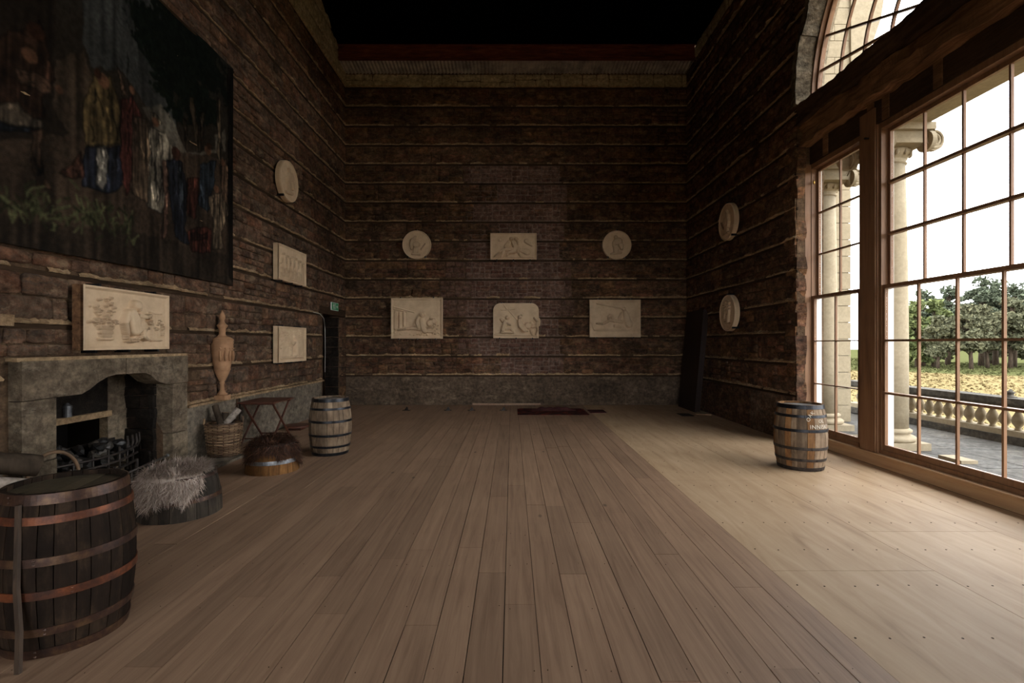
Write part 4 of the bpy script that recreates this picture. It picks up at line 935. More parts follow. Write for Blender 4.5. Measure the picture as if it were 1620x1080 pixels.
def tapestry():
    y0, y1, z0, z1 = TAP; nx, nz = 420, 280
    a = np.linspace(y0, y1, nx); b = np.linspace(z0, z1, nz); A, B = np.meshgrid(a, b)
    Bd = B + .02*np.sin(A*9)*0
    C = np.zeros(A.shape+(3,)); f = np.clip((B-z0)/(z1-z0), 0, 1)[..., None]
    C[:] = np.array((46, 35, 26))*(1-f)+np.array((36, 34, 30))*f
    rs = np.random.RandomState(3)
    def smooth(sh, k):
        g = rs.rand(int(sh[0]/k)+3, int(sh[1]/k)+3); yi = np.linspace(0, g.shape[0]-1.01, sh[0]); xi = np.linspace(0, g.shape[1]-1.01, sh[1])
        Y, X = np.meshgrid(yi, xi, indexing='ij'); y_, x_ = Y.astype(int), X.astype(int); fy, fx = Y-y_, X-x_
        return g[y_, x_]*(1-fy)*(1-fx)+g[y_+1, x_]*fy*(1-fx)+g[y_, x_+1]*(1-fy)*fx+g[y_+1, x_+1]*fy*fx
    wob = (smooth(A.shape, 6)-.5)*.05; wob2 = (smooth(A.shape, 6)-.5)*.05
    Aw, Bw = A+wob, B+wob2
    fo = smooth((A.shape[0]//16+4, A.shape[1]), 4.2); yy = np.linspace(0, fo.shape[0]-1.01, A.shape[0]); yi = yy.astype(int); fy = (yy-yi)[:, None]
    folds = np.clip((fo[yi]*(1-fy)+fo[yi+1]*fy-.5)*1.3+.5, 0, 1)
    def inside(pts):
        m = np.zeros(A.shape, bool); n = len(pts)
        for i in range(n):
            xa, ya = pts[i]; xb, yb = pts[(i+1) % n]
            if ya == yb: continue
            c = ((ya > Bw) != (yb > Bw)) & (Aw < (xb-xa)*(Bw-ya)/(yb-ya)+xa); m ^= c
        return m
    ff = smooth((A.shape[0]//14+4, A.shape[1]), 1.7); fi = np.linspace(0, ff.shape[0]-1.01, A.shape[0]); fk = fi.astype(int); ft_ = (fi-fk)[:, None]
    drape = np.clip((ff[fk]*(1-ft_)+ff[fk+1]*ft_-.5)*1.6+.45, 0, 1)
    blot = smooth(A.shape, 7)
    def polys(lst, figure=False):
        for c, pts in lst:
            m = inside(pts); c = np.array(c, float); g = c.mean(); c = g+(c-g)*(.5 if c[2] > c[0] else .75)
            if not figure:
                C[m] = c*(.55+.7*folds)[m][:, None]*.85+C[m]*.15; continue
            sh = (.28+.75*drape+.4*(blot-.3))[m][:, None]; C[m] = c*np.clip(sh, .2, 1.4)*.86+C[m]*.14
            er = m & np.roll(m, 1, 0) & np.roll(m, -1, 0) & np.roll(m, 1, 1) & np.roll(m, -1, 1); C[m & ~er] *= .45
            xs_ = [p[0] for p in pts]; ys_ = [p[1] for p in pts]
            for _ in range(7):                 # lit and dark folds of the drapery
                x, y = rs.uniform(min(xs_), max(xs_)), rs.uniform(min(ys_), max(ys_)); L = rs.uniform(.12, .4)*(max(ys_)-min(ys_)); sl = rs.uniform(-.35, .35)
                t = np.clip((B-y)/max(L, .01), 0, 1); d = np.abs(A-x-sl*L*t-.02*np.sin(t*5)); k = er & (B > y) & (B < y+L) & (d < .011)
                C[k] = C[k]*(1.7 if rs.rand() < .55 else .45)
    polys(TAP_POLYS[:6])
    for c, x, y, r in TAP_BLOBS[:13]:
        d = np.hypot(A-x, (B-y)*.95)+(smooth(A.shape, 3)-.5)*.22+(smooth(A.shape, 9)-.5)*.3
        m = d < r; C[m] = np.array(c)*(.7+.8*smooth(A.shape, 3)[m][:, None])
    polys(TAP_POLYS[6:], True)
    for c, x, y, r in TAP_BLOBS[13:]:
        m = np.hypot(A-x, B-y) < r; C[m] = np.array(c)*(.8+.4*folds[m][:, None])
    for k in range(170):                       # pale-tipped leaves in the foreground
        x = rs.choice([4.4, 4.6, 4.75, 4.95, 5.2, 5.35, 5.55, 5.8])+rs.randn()*.08; y = {True: 3.02}.get(x < 5, 3.05)+rs.randn()*.09
        an = rs.uniform(.3, 2.8); L = rs.uniform(.05, .13)
        t = np.clip(((A-x)*math.cos(an)+(B-y)*math.sin(an))/L, 0, 1); d = np.hypot(A-x-t*L*math.cos(an), B-y-t*L*math.sin(an))
        C[d < .012] = np.array((84, 84, 56))*rs.uniform(.35, 1.0)
    C *= (.78+.45*smooth(A.shape, 2))[..., None]*(.85+.3*smooth(A.shape, 26))[..., None]
    C *= 1.0
    P = np.pad(C, ((1, 1), (1, 1), (0, 0)), 'edge'); C = (P[1:-1, 1:-1]*2+P[:-2, 1:-1]+P[2:, 1:-1]+P[1:-1, :-2]+P[1:-1, 2:])/6
    Xw = XL+.075+.018*np.sin(A*2.3+.4*B)+.008*np.sin(A*7.1+B)
    V = np.stack([Xw, A, B+.02*np.sin(A*1.1)*(1-f[..., 0])], -1).reshape(-1, 3)
    me = npmesh('tapestry', V, grid_faces(nx, nz))
    ca = me.color_attributes.new('weave', 'FLOAT_COLOR', 'POINT'); c = C.reshape(-1, 3)/255; l = np.where(c <= .04045, c/12.92, ((c+.055)/1.055)**2.4)
    ca.data.foreach_set('color', np.concatenate([l, np.ones((len(l), 1))], 1).astype(np.float32).ravel())
    m = Mat('woven_wool', .95, .1); at = m.n('ShaderNodeVertexColor', layer_name='weave')
    w_ = m.noise(m.pos((1, 60, 260)), 1, 2); m.col(m.mix(.35, at.outputs['Color'], m.mix(1.0, at.outputs['Color'], m.ramp(w_, [(.3, .5), (.7, 1.5)]), 'MULTIPLY'))).bump(w_, .3, .004)
    o = link('tapestry', me, m, None, True)
    sol = o.modifiers.new('thickness', 'SOLIDIFY'); sol.thickness = .012; sol.offset = -1
    root = tag(o, 'huge dark woven tapestry with classical figures and trees', 'tapestry')
    MB().tube([(XL+.06, y0-.1, z1-.02), (XL+.06, y1+.06, z1-.02)], .018, 8).build('hanging_rod', M_batten, root)
tapestry()

# ================================================================ fireplace
fp = thing('stone_fireplace', 'large grey sandstone fireplace with shouldered arch in the side wall', 'fireplace', (0, 0, 0))
def fpm(pts, n0, n1, name, mat=M_sand, j=.008, smooth=False):
    return MB().prism(pts, n0, n1, WL.P).jitter(j, 5).build(name, mat, fp, smooth)
N0, N1 = -.12, .13
fpm([(4.53, 0), (4.87, 0), (4.87, .56), (4.53, .56)], N0, N1, 'jamb_block'); fpm([(4.53, .568), (4.87, .568), (4.87, 1.16), (4.53, 1.16)], N0, N1-.006, 'jamb_block')
fpm([(6.54, 0), (6.84, 0), (6.84, .50), (6.54, .50)], N0, N1, 'jamb_block'); fpm([(6.54, .508), (6.84, .508), (6.84, 1.16), (6.54, 1.16)], N0, N1-.005, 'jamb_block')
arcL = [(5.16, 1.172), (5.26, 1.215), (5.36, 1.275), (5.48, 1.325), (5.60, 1.345)]
fpm([(4.53, 1.168), (4.87, 1.168)]+arcL+[(5.74, 1.348), (5.74, 1.53), (4.53, 1.53)], N0, N1, 'lintel_block')
fpm([(5.748, 1.348), (6.03, 1.34), (6.12, 1.31), (6.25, 1.22), (6.40, 1.175), (6.54, 1.168), (6.84, 1.168), (6.84, 1.53), (5.748, 1.53)], N0, N1+.006, 'lintel_block')
MB().prism([(4.50, 1.53), (6.87, 1.53), (6.87, 1.565), (4.50, 1.565)], 0, .11, WL.P).jitter(.012, 6).build('mantel_edge', M_ledge, fp)
XB = -.46                                     # back of the recess, measured from the wall face
MB().box(XL+XB-.1, XL+XB, 4.7, 5.0, 0, 1.9).build('back_stone', M_soot, fp)
MB().box(XL+XB-.1, XL+XB, 5.0, 6.2, .86, 1.9).build('back_stone', M_soot, fp)
for a, b in ((0, .42), (.426, .78), (.786, 1.1), (1.106, 1.5), (1.506, 1.9)): MB().box(XL+XB-.1, XL+XB+rr(0, .012), 6.2, 6.56, a, b).jitter(.006, 5).build('back_stone', M_sand, fp)
MB().box(XL+XB-.12, XL+XB+.06, 4.95, 6.2, .79, .86).build('inner_shelf', M_ledge, fp)
MB().box(XL+XB-.55, XL+XB-.5, 4.8, 6.4, 0, 1).box(XL+XB-.5, XL+XB-.1, 6.2, 6.25, 0, .9).box(XL+XB-.5, XL+XB-.1, 4.9, 4.95, 0, .9).box(XL+XB-.5, XL+XB-.1, 4.9, 6.25, .86, .9).build('firebox_lining', M_black, fp)
MB().box(XL-.6, XL-.1, 4.6, 6.8, 1.75, 1.85).build('flue_throat', M_black, fp)
MB().box(XL-.55, XL-.05, 4.78, 4.87, 0, 1.8).build('cheek_wall', M_soot, fp)
# rough sooty far cheek, stone by stone
t = 0.0
while t < 1.35:
    h = rr(.10, .2); n = XB
    while n < -.09:
        w = rr(.1, .24); n1 = min(n+w, -.08)
        MB().box(XL+n, XL+n1-.008, 6.50-rr(0, .035), 6.62, t+.004, t+h-.004).jitter(.03, 9).build('cheek_stone', M_soot, fp)
        n = n1
    t += h
MB().box(XL-.62, XL+.02, 4.6, 6.8, -.02, .02).build('hearth_stone', M_soot, fp)
hs = struct(MB().prism([(4.2, 0), (7.45, 0), (7.45, .035), (4.2, .035)], .0, .62, WL.P).jitter(.006, 4).build('trim_13', M_render), 'worn stone hearth slab before the fireplace', 'hearth')
tin = thing('tin_canister', 'small grey tin canister on the inner shelf of the fireplace', 'canister', (XL+XB+.015, 5.62, .86))
MB().lathe([(.045, 0), (.045, .10), (.04, .105)], 16).build('body', M_galv, tin); MB().lathe([(.047, .10), (.047, .13), (.03, .14), (.012, .16)], 16).build('lid', M_galv, tin)
# grate
gt = thing('fire_grate', 'cast iron fire grate with curved bars and prongs', 'grate', (XL-.22, 5.6, .02))
def bowbar(z, bow, r=.014): return MB().tube([(.12+bow*math.sin(PI*i/14)*.9, -.62+1.24*i/14, z) for i in range(15)], r, 8)
for z in (.22, .31, .40): bowbar(z, .16).build('front_bar', M_iron2, gt, True)
for i in range(7):
    y = -.55+1.1*i/6; x = .12+.145*math.sin(PI*i/6); MB().tube([(x, y, .16), (x, y, .47)], .012, 8).build('upright', M_iron2, gt, True)
for i in range(4):
    y = .36+.085*i; MB().tube([(.17-.012*i*i*.5, y, .38), (.20-.012*i*i*.5, y+.01, .47), (.19-.012*i*i*.5, y+.012, .56)], [.016, .016, .011], 8).build('prong', M_iron2, gt, True)
for y in (-.56, .56):
    for x in (-.12, .16): MB().tube([(x, y, 0), (x, y, .24)], .02, 8).build('leg', M_iron2, gt)
MB().box(-.16, -.14, -.6, .6, .2, .5).build('back_plate', M_iron2, gt)
for i in range(9): MB().box(-.15, .14, -.56+.13*i, -.52+.13*i, .2, .22).build('floor_bar', M_iron2, gt)
M_coal = Mat('coal', .45, .5); M_coal.col(M_coal.ramp(M_coal.rnd(), [(0, (28, 26, 25)), (.7, (50, 46, 42)), (1, (92, 84, 74))]))
for i in range(58):
    layer = i//24; y = rr(-.52, .56)*(1-.12*layer); x = rr(-.11, .14); r = rr(.045, .075)
    mb = MB().sphere((0, 0, 0), r, 7, 5, (1, rr(.8, 1.3), .8)).jitter(.03, 14)
    o = mb.build('coal_lump', M_coal); o.location = (XL-.22+x, 5.6+y, .02+.27+layer*.095+rr(0, .04)); o.rotation_euler = (rr(0, 3), rr(0, 3), rr(0, 3))
    tag(o, 'rough dark coal lump heaped in the fire grate', 'coal', 'coals in the grate')
pk = thing('fire_fender', 'low iron fender rail with shiny end knob before the fireplace', 'fender', (-4.2, 5.4, .035))
MB().tube([(0, 0, .25), (-.08, .42, .25), (-.15, .81, .245)], .014, 8).build('rail', M_iron2, pk, True); MB().sphere((-.153, .83, .25), .022, 10, 8).build('knob', M_galv, pk, True)
for q in (.06, .40, .74): MB().tube([(-.185*q-.004, q, .0), (-.185*q-.004, q, .25)], .010, 8).build('post', M_iron2, pk)
MB().box(-.2, .04, -.02, .84, 0, .012).build('foot_plate', M_iron2, pk)

# ================================================================ barrels
def stave_mat(name, stops, rough=.75, spec=.2):
    m = Mat(name, rough, spec); p = m.obj((16, 16, 2.2)); q = m.obj()
    g = m.noise(p, 1.0, 7, .65, .6)
    base = m.ramp(m.math('ADD', m.math('MULTIPLY', g, .6), m.math('MULTIPLY', m.noise(q, 4.5, 6, .7), .4)), stops)
    v = m.ramp(m.rnd(), [(0, .6), (.5, 1.0), (1, 1.25)])
    m.col(m.mix(1.0, base, v, 'MULTIPLY')).bump(g, .35, .004); return m
M_st_old = stave_mat('black_aged_oak', [(.3, (22, 16, 12)), (.5, (40, 30, 23)), (.68, (74, 58, 44))], .8, .12)
M_st_grey = stave_mat('grey_oak', [(.32, (62, 50, 40)), (.5, (122, 102, 82)), (.7, (160, 140, 116))])
M_st_warm = stave_mat('warm_oak', [(.3, (66, 44, 28)), (.5, (128, 92, 58)), (.7, (160, 126, 88))])
M_st_gold = stave_mat('golden_oak', [(.34, (46, 32, 22)), (.5, (112, 76, 42)), (.7, (156, 112, 64))])
M_st_dark = stave_mat('dark_grey_oak', [(.3, (30, 26, 22)), (.5, (56, 49, 42)), (.7, (84, 74, 62))])
M_head_old = stave_mat('dusty_old_lid', [(.3, (52, 46, 34)), (.5, (76, 68, 52)), (.7, (98, 90, 70))], .5, .4)
M_head_grey = stave_mat('grey_lid', [(.3, (70, 70, 70)), (.5, (112, 112, 112)), (.7, (148, 146, 142))], .5, .4)

def barrel(name, label, loc, rb, rh, H, mats, head, hoops, n=22, half=False, rz=0.0):
    """hoops: (height fraction, width, material)"""
    t0 = .5 if half else 0.0
    def R(f):
        u = t0+(1-t0)*f; return rh+(rb-rh)*(1-(2*u-1)**2)
    root = thing(name, label, 'barrel' if not half else 'stool', loc, rz)
    cuts = [0.0]
    for _ in range(n): cuts.append(cuts[-1]+rr(.72, 1.3))
    ang = [2*PI*c/cuts[-1] for c in cuts]; rows = 7 if not half else 5
    for a0, a1 in zip(ang, ang[1:]):
        g = .0022/rb; vs = []; dr = rr(-.0022, .0022)
        for k in range(rows):
            f = k/(rows-1); r = R(f)+dr
            for a in (a0+g, (a0+a1)/2, a1-g): vs.append((r*math.cos(a), r*math.sin(a), H*f))
            for a in (a1-g, a0+g): vs.append(((r-.022)*math.cos(a), (r-.022)*math.sin(a), H*f))
        fs = [(k*5+j, k*5+(j+1) % 5, (k+1)*5+(j+1) % 5, (k+1)*5+j) for k in range(rows-1) for j in (0, 1, 2, 4, 3)]
        fs += [(4, 3, 2, 1, 0), tuple((rows-1)*5+j for j in range(5))]
        MB().add(vs, fs).build('stave', random.choice(mats), root)
    for f, w, m in hoops:
        mb = MB(); f0, f1 = max(0, f-w/2/H), min(1, f+w/2/H)
        prof = [(R(f0)-.002, H*f0), (R(f0)+.0055, H*f0), (R((f0+f1)/2)+.0058, H*(f0+f1)/2), (R(f1)+.0055, H*f1), (R(f1)-.002, H*f1)]
        mb.lathe(prof, 64, cap=False); ho = mb.build('hoop', m, root)
        a = rr(-2.2, -.9)
        for dz in (-.25, .25):
            r = R(f)+.006; MB().sphere((r*math.cos(a), r*math.sin(a), H*f+dz*w), .008, 6, 4).build('rivet', m, ho)
    # lid made of boards
    rl = rh-.018; nb = 6; zt = H-.028
    for k in range(nb):
        xa, xb = -rl+2*rl*k/nb+.001, -rl+2*rl*(k+1)/nb-.001; up = []
        for i in range(7):
            x = xa+(xb-xa)*i/6; up.append((x, math.sqrt(max(rl*rl-x*x, 0))))
        MB().prism(up+[(x, -y) for x, y in reversed(up)], zt-.02, zt-rr(0, .002), lambda a, b, z: (a, b, z)).build('lid_board', head, root)
    return root, R
B1, _ = barrel('oak_barrel', 'big blackened old barrel with rusty hoops in the foreground corner', (-2.64, 2.93, 0), .327, .282, .885, [M_st_old], M_head_old,
    [(.968, .055, M_rustd), (.845, .042, M_rust), (.60, .045, M_rustd), (.40, .045, M_rust), (.17, .045, M_rustd), (.03, .05, M_rustd)], 24, rz=.3)
B2, _ = barrel('oak_barrel', 'pale weathered barrel with glossy black hoops near the corner doorway', (-2.82, 7.66, 0), .315, .262, .865, [M_st_grey], M_head_grey,
    [(.968, .05, M_iron), (.82, .034, M_iron), (.60, .036, M_iron), (.36, .036, M_iron), (.16, .034, M_iron), (.03, .046, M_iron)], 22)
B3, R3 = barrel('oak_barrel', 'brown barrel with white lettering standing by the window', (3.975, 6.8, 0), .327, .276, .88, [M_st_warm, M_st_grey, M_st_warm], M_head_grey,
    [(.968, .052, M_iron), (.83, .036, M_iron), (.615, .038, M_iron), (.345, .038, M_iron2), (.17, .036, M_iron2), (.03, .048, M_iron2)], 22)
half_h = [(.97, .035, M_iron2), (.42, .05, M_galv)]
S1, _ = barrel('half_barrel_stool', 'golden half barrel stool covered with brown fur in front of the folding table', (-3.22, 6.63, 0), .335, .275, .37, [M_st_gold], M_st_warm, half_h, 20, True)
S2, _ = barrel('half_barrel_stool', 'dark half barrel stool draped with grey sheepskin beside the big barrel', (-3.34, 4.97, 0), .365, .305, .40, [M_st_dark], M_st_dark, [(.97, .035, M_rustd), (.45, .04, M_rustd)], 20, True)

# lettering on the barrel by the window
M_let = Mat('stencil_white', .8, .1).col((214, 206, 190))
def letters(txt, size, ang, z, arc=0.0, x0=0.0, tilt=0.0):
    cu = bpy.data.curves.new('letters', 'FONT'); cu.body = txt; cu.size = size; cu.align_x = 'CENTER'; cu.space_character = 1.12
    ob = bpy.data.objects.new('letters_tmp', cu); COL.objects.link(ob); bpy.context.view_layer.update()
    me = bpy.data.meshes.new_from_object(ob.evaluated_get(bpy.context.evaluated_depsgraph_get())); bpy.data.objects.remove(ob)
    for v in me.vertices:
        x, y = v.co.x+x0, v.co.y
        if arc: t = x/arc; x, y = (arc+y)*math.sin(t), (arc+y)*math.cos(t)-arc
        zz = z+y; r = R3(min(max(zz/.88, 0), 1))+.0085; a = ang+x/r
        v.co = (r*math.cos(a), r*math.sin(a), zz)
    me.update(); return link('lettering', me, M_let, B3)
letters('INNISKI', .075, math.radians(-76), .575)
letters('OAK', .062, math.radians(-72), .80, .16, -.155)
letters('OL', .06, math.radians(-72), .655)

# fur: tapering locks, each a bent ribbon
def fur(points, normals, flow, L, w, bend, col, name, parent, seed):
    R = np.random.RandomState(seed); P = np.array(points); Nn = np.array(normals); n = len(P)
    fl = np.array(flow)+R.randn(n, 3)*.45; fl /= np.linalg.norm(fl, axis=1)[:, None]
    ln = L*(.6+.7*R.rand(n, 1)); side = np.cross(Nn, fl); side /= np.linalg.norm(side, axis=1)[:, None]+1e-9
    ww = w*(.6+.8*R.rand(n, 1)); rows = []
    for k, f in enumerate((0, .35, .7, 1.0)):
        c = P+Nn*ln*(.55*f*(1-bend*f))+fl*ln*(.3*f+.7*f*f)*.8+np.array([0, 0, -1])*ln*.25*f*f*bend; q = ww*(1-.9*f)
        rows += [c-side*q, c+side*q]
    V = np.stack(rows, 1).reshape(-1, 3); b = np.arange(n)[:, None]*8
    F = np.concatenate([b+np.array([[0, 1, 3, 2]])+2*k for k in range(3)])
    o = link(name, npmesh(name, V, F), col, parent, True); o['kind'] = 'stuff'; return o
def furmat(name, a, b, c):
    m = Mat(name, .7, .25); m.col(m.ramp(m.math('ADD', m.math('MULTIPLY', m.rnd(), .7), m.math('MULTIPLY', m.noise(m.obj(), 6, 3), .3)), [(.15, a), (.5, b), (.85, c)])); return m
M_fur_b = furmat('brown_fur', (38, 24, 18), (66, 42, 30), (98, 66, 46)); M_fur_g = furmat('grey_fleece', (122, 104, 92), (170, 150, 136), (214, 198, 184))
def hide(name, label, loc, r, H, drop, mat, seed, n, L, w):
    """a pelt lying over the stool: edge sags by drop(angle)"""
    root = thing(name, label, 'fur throw', loc); q = random.Random(seed)
    mb = MB(); na, nr = 40, 9; pts = []; nor = []; flo = []
    def surf(a, u):
        d = drop(a); tot = r+d; s = u*tot
        if s <= r*.97: return Vector((s*math.cos(a), s*math.sin(a), H+.012+.05*(1-(s/r)**2))), Vector((0, 0, 1))
        e = s-r*.97; rad = r*.99+.022+.16*e; return Vector((rad*math.cos(a), rad*math.sin(a), H-.008-e)), Vector((math.cos(a), math.sin(a), .15)).normalized()
    for i in range(na):
        for j in range(nr+1): mb.v.append(tuple(surf(2*PI*i/na, j/nr)[0]))
    for i in range(na):
        for j in range(nr): a = i*(nr+1)+j; b = ((i+1) % na)*(nr+1)+j; mb.f.append((a, a+1, b+1, b))
    mb.build('pelt', mat, root, True)
    for _ in range(n):
        a = q.uniform(0, 2*PI); u = q.random()**.65; p, nn = surf(a, u); p2, _n = surf(a, min(1, u+.05)); f = (p2-p)
        f = f.normalized() if f.length > 1e-6 else Vector((math.cos(a), math.sin(a), 0))
        if u*(r+drop(a)) < r*.9: w_ = 3*mnoise.noise(p*7)+q.uniform(-.7, .7); f = Vector((math.cos(w_), math.sin(w_), 0))
        pts.append(p); nor.append(nn); flo.append(f+Vector((.3*math.sin(p.x*40), .3*math.cos(p.y*37), 0)))
    fur(pts, nor, flo, L, w, .5, mat, 'hair', root, seed)
    return root
def drop_b(a): return .10+.07*math.sin(a*3+1)+.05*math.sin(a*5)+(.08 if -1.0 < math.atan2(math.sin(a), math.cos(a)) < .3 else 0)
def drop_g(a):
    a = math.atan2(math.sin(a), math.cos(a)); return -.03+.25*math.exp(-((a+1.75)/.8)**2)+.16*math.exp(-((a+.75)/.35)**2)+.05*math.exp(-((a-3.1)/.6)**2)+.015*math.sin(a*7)
hide('fur_pelt', 'shaggy dark brown fur pelt lying on the golden half barrel', (-3.22, 6.63, 0), .28, .375, drop_b, M_fur_b, 5, 7500, .085, .005)
hide('fur_pelt', 'long-haired grey sheepskin lying over the dark half barrel', (-3.36, 4.95, 0), .305, .405, drop_g, M_fur_g, 6, 10000, .10, .0045)
# stick leaning at the big barrel
stick = MB(); pts = [(-2.545, 2.54, .0), (-2.565, 2.565, .2), (-2.59, 2.578, .42), (-2.605, 2.598, .62), (-2.625, 2.622, .84)]
for i, p in enumerate(pts):
    w = .014-.0008*i
    stick.v += [(p[0]-w*.8, p[1]-.012, p[2]), (p[0]+w*.8, p[1]-.010, p[2]), (p[0]+w, p[1]+.008, p[2]), (p[0]-w, p[1]+.006, p[2])]
for i in range(4):
    for k in range(4): stick.f.append((i*4+k, i*4+(k+1) % 4, (i+1)*4+(k+1) % 4, (i+1)*4+k))
stick.f += [(3, 2, 1, 0), (16, 17, 18, 19)]
tag(stick.jitter(.003, 9).build('wooden_lath', wood_mat('split_lath', [(.3, (38, 29, 22)), (.6, (70, 54, 41)), (.8, (92, 73, 56))], (30, 30, 3))), 'narrow split wooden lath leaning upright at the big barrel', 'lath')

# ================================================================ baskets, logs, table
M_wick = Mat('wicker', .6, .35); M_wick.col(M_wick.ramp(M_wick.math('ADD', M_wick.math('MULTIPLY', M_wick.rnd(), .4), M_wick.math('MULTIPLY', M_wick.noise(M_wick.obj(), 7, 4), .6)), [(.25, (62, 45, 33)), (.5, (112, 87, 64)), (.75, (156, 128, 98))]))
M_wick_d = Mat('dark_wicker', .6, .3); M_wick_d.col((84, 58, 40))
def basket(name, label, loc, r0, r1, H, rows, ns, hoop=False, rz=0):
    b = thing(name, label, 'basket', loc, rz); rad = lambda f: r0+(r1-r0)*f**.8
    for k in range(ns):
        a = 2*PI*k/ns; MB().tube([(rad(f)*math.cos(a), rad(f)*math.sin(a), H*f) for f in (0, .25, .5, .75, 1)], .007, 6).build('stake', M_wick_d, b)
    seg = ns*4
    for j in range(rows):
        f = (j+.5)/rows; pts = []
        for i in range(seg):
            a = 2*PI*i/seg; r = rad(f)+.0085*math.cos(PI*(i/4+j))
            pts.append((r*math.cos(a), r*math.sin(a), H*f+.002*math.sin(a*3+j)))
        MB().tube(pts, H/rows*.52, 5, closed=True).build('weave_row', M_wick, b, True)
    rim = [((rad(1)+.004*math.cos(24*PI*i/48))*math.cos(2*PI*i/48), (rad(1)+.004*math.cos(24*PI*i/48))*math.sin(2*PI*i/48), H+.006*(i % 2)) for i in range(48)]
    MB().tube(rim, .014, 6, closed=True).build('rim', M_wick, b, True)
    MB().lathe([(.01, .012), (r0, .012), (r0, .0), (.01, 0)], 24).build('bottom', M_wick_d, b)
    if hoop: MB().tube([(r1*math.cos(PI*i/16), 0, H+(.26*math.sin(PI*i/16))) for i in range(17)], .016, 8).build('handle', M_wick, b, True)
    else:
        for s in (-1, 1): MB().tube([(s*(r1+.005), .075*math.cos(PI*i/10), H+.075*math.sin(PI*i/10)) for i in range(11)], .012, 7).build('handle', M_wick, b, True)
    return b
basket('wicker_basket', 'round wicker log basket standing below the urn', (-4.30, 7.36, .035), .195, .245, .48, 22, 20, rz=.5)
basket('wicker_basket', 'wicker basket with hoop handle half hidden behind the big barrel', (-4.24, 4.56, .035), .17, .20, .40, 18, 16, True, rz=1.2)
M_log_end = Mat('log_end', .85, .1); M_log_end.col(M_log_end.ramp(M_log_end.noise(M_log_end.obj(), 20, 4), [(.3, (120, 92, 64)), (.7, (172, 140, 104))]))
M_silver = Mat('silver_bark', .8, .2); M_silver.col(M_silver.ramp(M_silver.noise(M_silver.pos((6, 6, 6)), 3, 6), [(.3, (104, 92, 82)), (.6, (168, 154, 142)), (.8, (70, 58, 50))]))
def log(label, p, d, L, r, group, mat=None):
    o = thing('firewood_log', label, 'log', p, 0, group); d = Vector(d).normalized(); n = 7
    path = [d*(L*i/(n-1))+mnoise.noise_vector(Vector(p)*3+Vector((i*.5, 0, 0)))*.012 for i in range(n)]
    MB().tube(path, [r*(1+.08*mnoise.noise(Vector((i*.7, p[0]*9, p[1]*9)))) for i in range(n)], 12, cap=False).build('bark', mat or M_bark, o, True)
    for e in (0, -1):
        q = path[e]; u = d.cross(Vector((0, 0, 1))); u = u.normalized() if u.length > .1 else Vector((1, 0, 0)); w = d.cross(u)
        MB().add([q+d*(.001 if e else -.001)]+[q+(u*math.cos(2*PI*k/12)+w*math.sin(2*PI*k/12))*r*.985 for k in range(12)], [(0, k+1, (k+1) % 12+1) for k in range(12)]).build('cut_end', M_log_end, o)
    return o
gL = 'logs stacked beside the fireplace'
log('thick dark log lying on top of the pile by the fireplace', (-4.5, 4.0, .76), (.45, .55, -.22), .50, .095, gL)
log('pale thin log on top of the pile by the fireplace', (-4.28, 3.72, .66), (.34, .55, -.20), .58, .055, gL, M_silver)
for k, (x, y, z, r) in enumerate(((-4.42, 3.3, .11, .10), (-4.28, 3.35, .10, .09), (-4.07, 3.32, .10, .085), (-4.4, 3.34, .28, .09), (-4.18, 3.3, .27, .085), (-4.46, 3.36, .46, .09), (-4.26, 3.36, .45, .085), (-4.4, 3.38, .62, .07))):
    log(['bottom log against the wall in the pile by the fireplace', 'middle log of the bottom layer by the fireplace', 'outermost log of the bottom layer by the fireplace', 'second layer log nearest the wall in the pile', 'second layer log on the room side of the pile', 'third layer log nearest the wall in the pile', 'third layer log on the room side of the pile', 'slim log wedged under the thick top log'][k], (x, y, z+.03), (rr(-.04, .04), 1, rr(-.01, .01)), .62, r, gL)
gB = 'logs in the wicker basket'
log('silvery log sticking out of the round basket towards the table', (-4.37, 7.36, .40), (.3, .35, .5), .40, .05, gB, M_silver)
log('brown log leaning back out of the round basket', (-4.26, 7.30, .32), (-.35, .2, .75), .50, .045, gB)
log('dark log upright in the middle of the round basket', (-4.38, 7.42, .30), (.1, .1, .8), .36, .05, gB)
log('short log lying across the mouth of the round basket', (-4.40, 7.24, .46), (.8, .25, .05), .30, .045, gB, M_silver)
# folding table
ft = thing('folding_table', 'small folding table with reddish brown top and crossed legs by the wall', 'table', (-4.25, 8.55, 0))
for k in range(4): MB().box(-.30, .30, -.40+.2*k+.002, -.202+.2*k, .70, .722).build('top_board', M_redwood, ft)
for x in (-.25, .25):
    for s in (-1, 1):
        xx = x+.013*s; MB().tube([(xx, s*.36, .0), (xx, -s*.34, .70)], .019, 6).build('leg', M_redwood, ft)
for s in (-1, 1): MB().tube([(-.25, s*.26, .10), (.25, s*.26, .10)], .012, 6).build('stretcher', M_redwood, ft)
for y in (-.30, .30): MB().box(-.28, .28, y-.02, y+.02, .675, .70).build('top_batten', M_redwood, ft)
ld = thing('wooden_footstool', 'flat round wooden footstool on a low block behind the pale barrel', 'footstool', (-4.25, 9.75, 0))
MB().lathe([(.22, .05), (.24, .06), (.24, .085), (.22, .095)], 28).build('disc', M_redwood, ld); MB().box(-.12, .12, -.12, .12, 0, .05).build('block', M_redwood, ld)

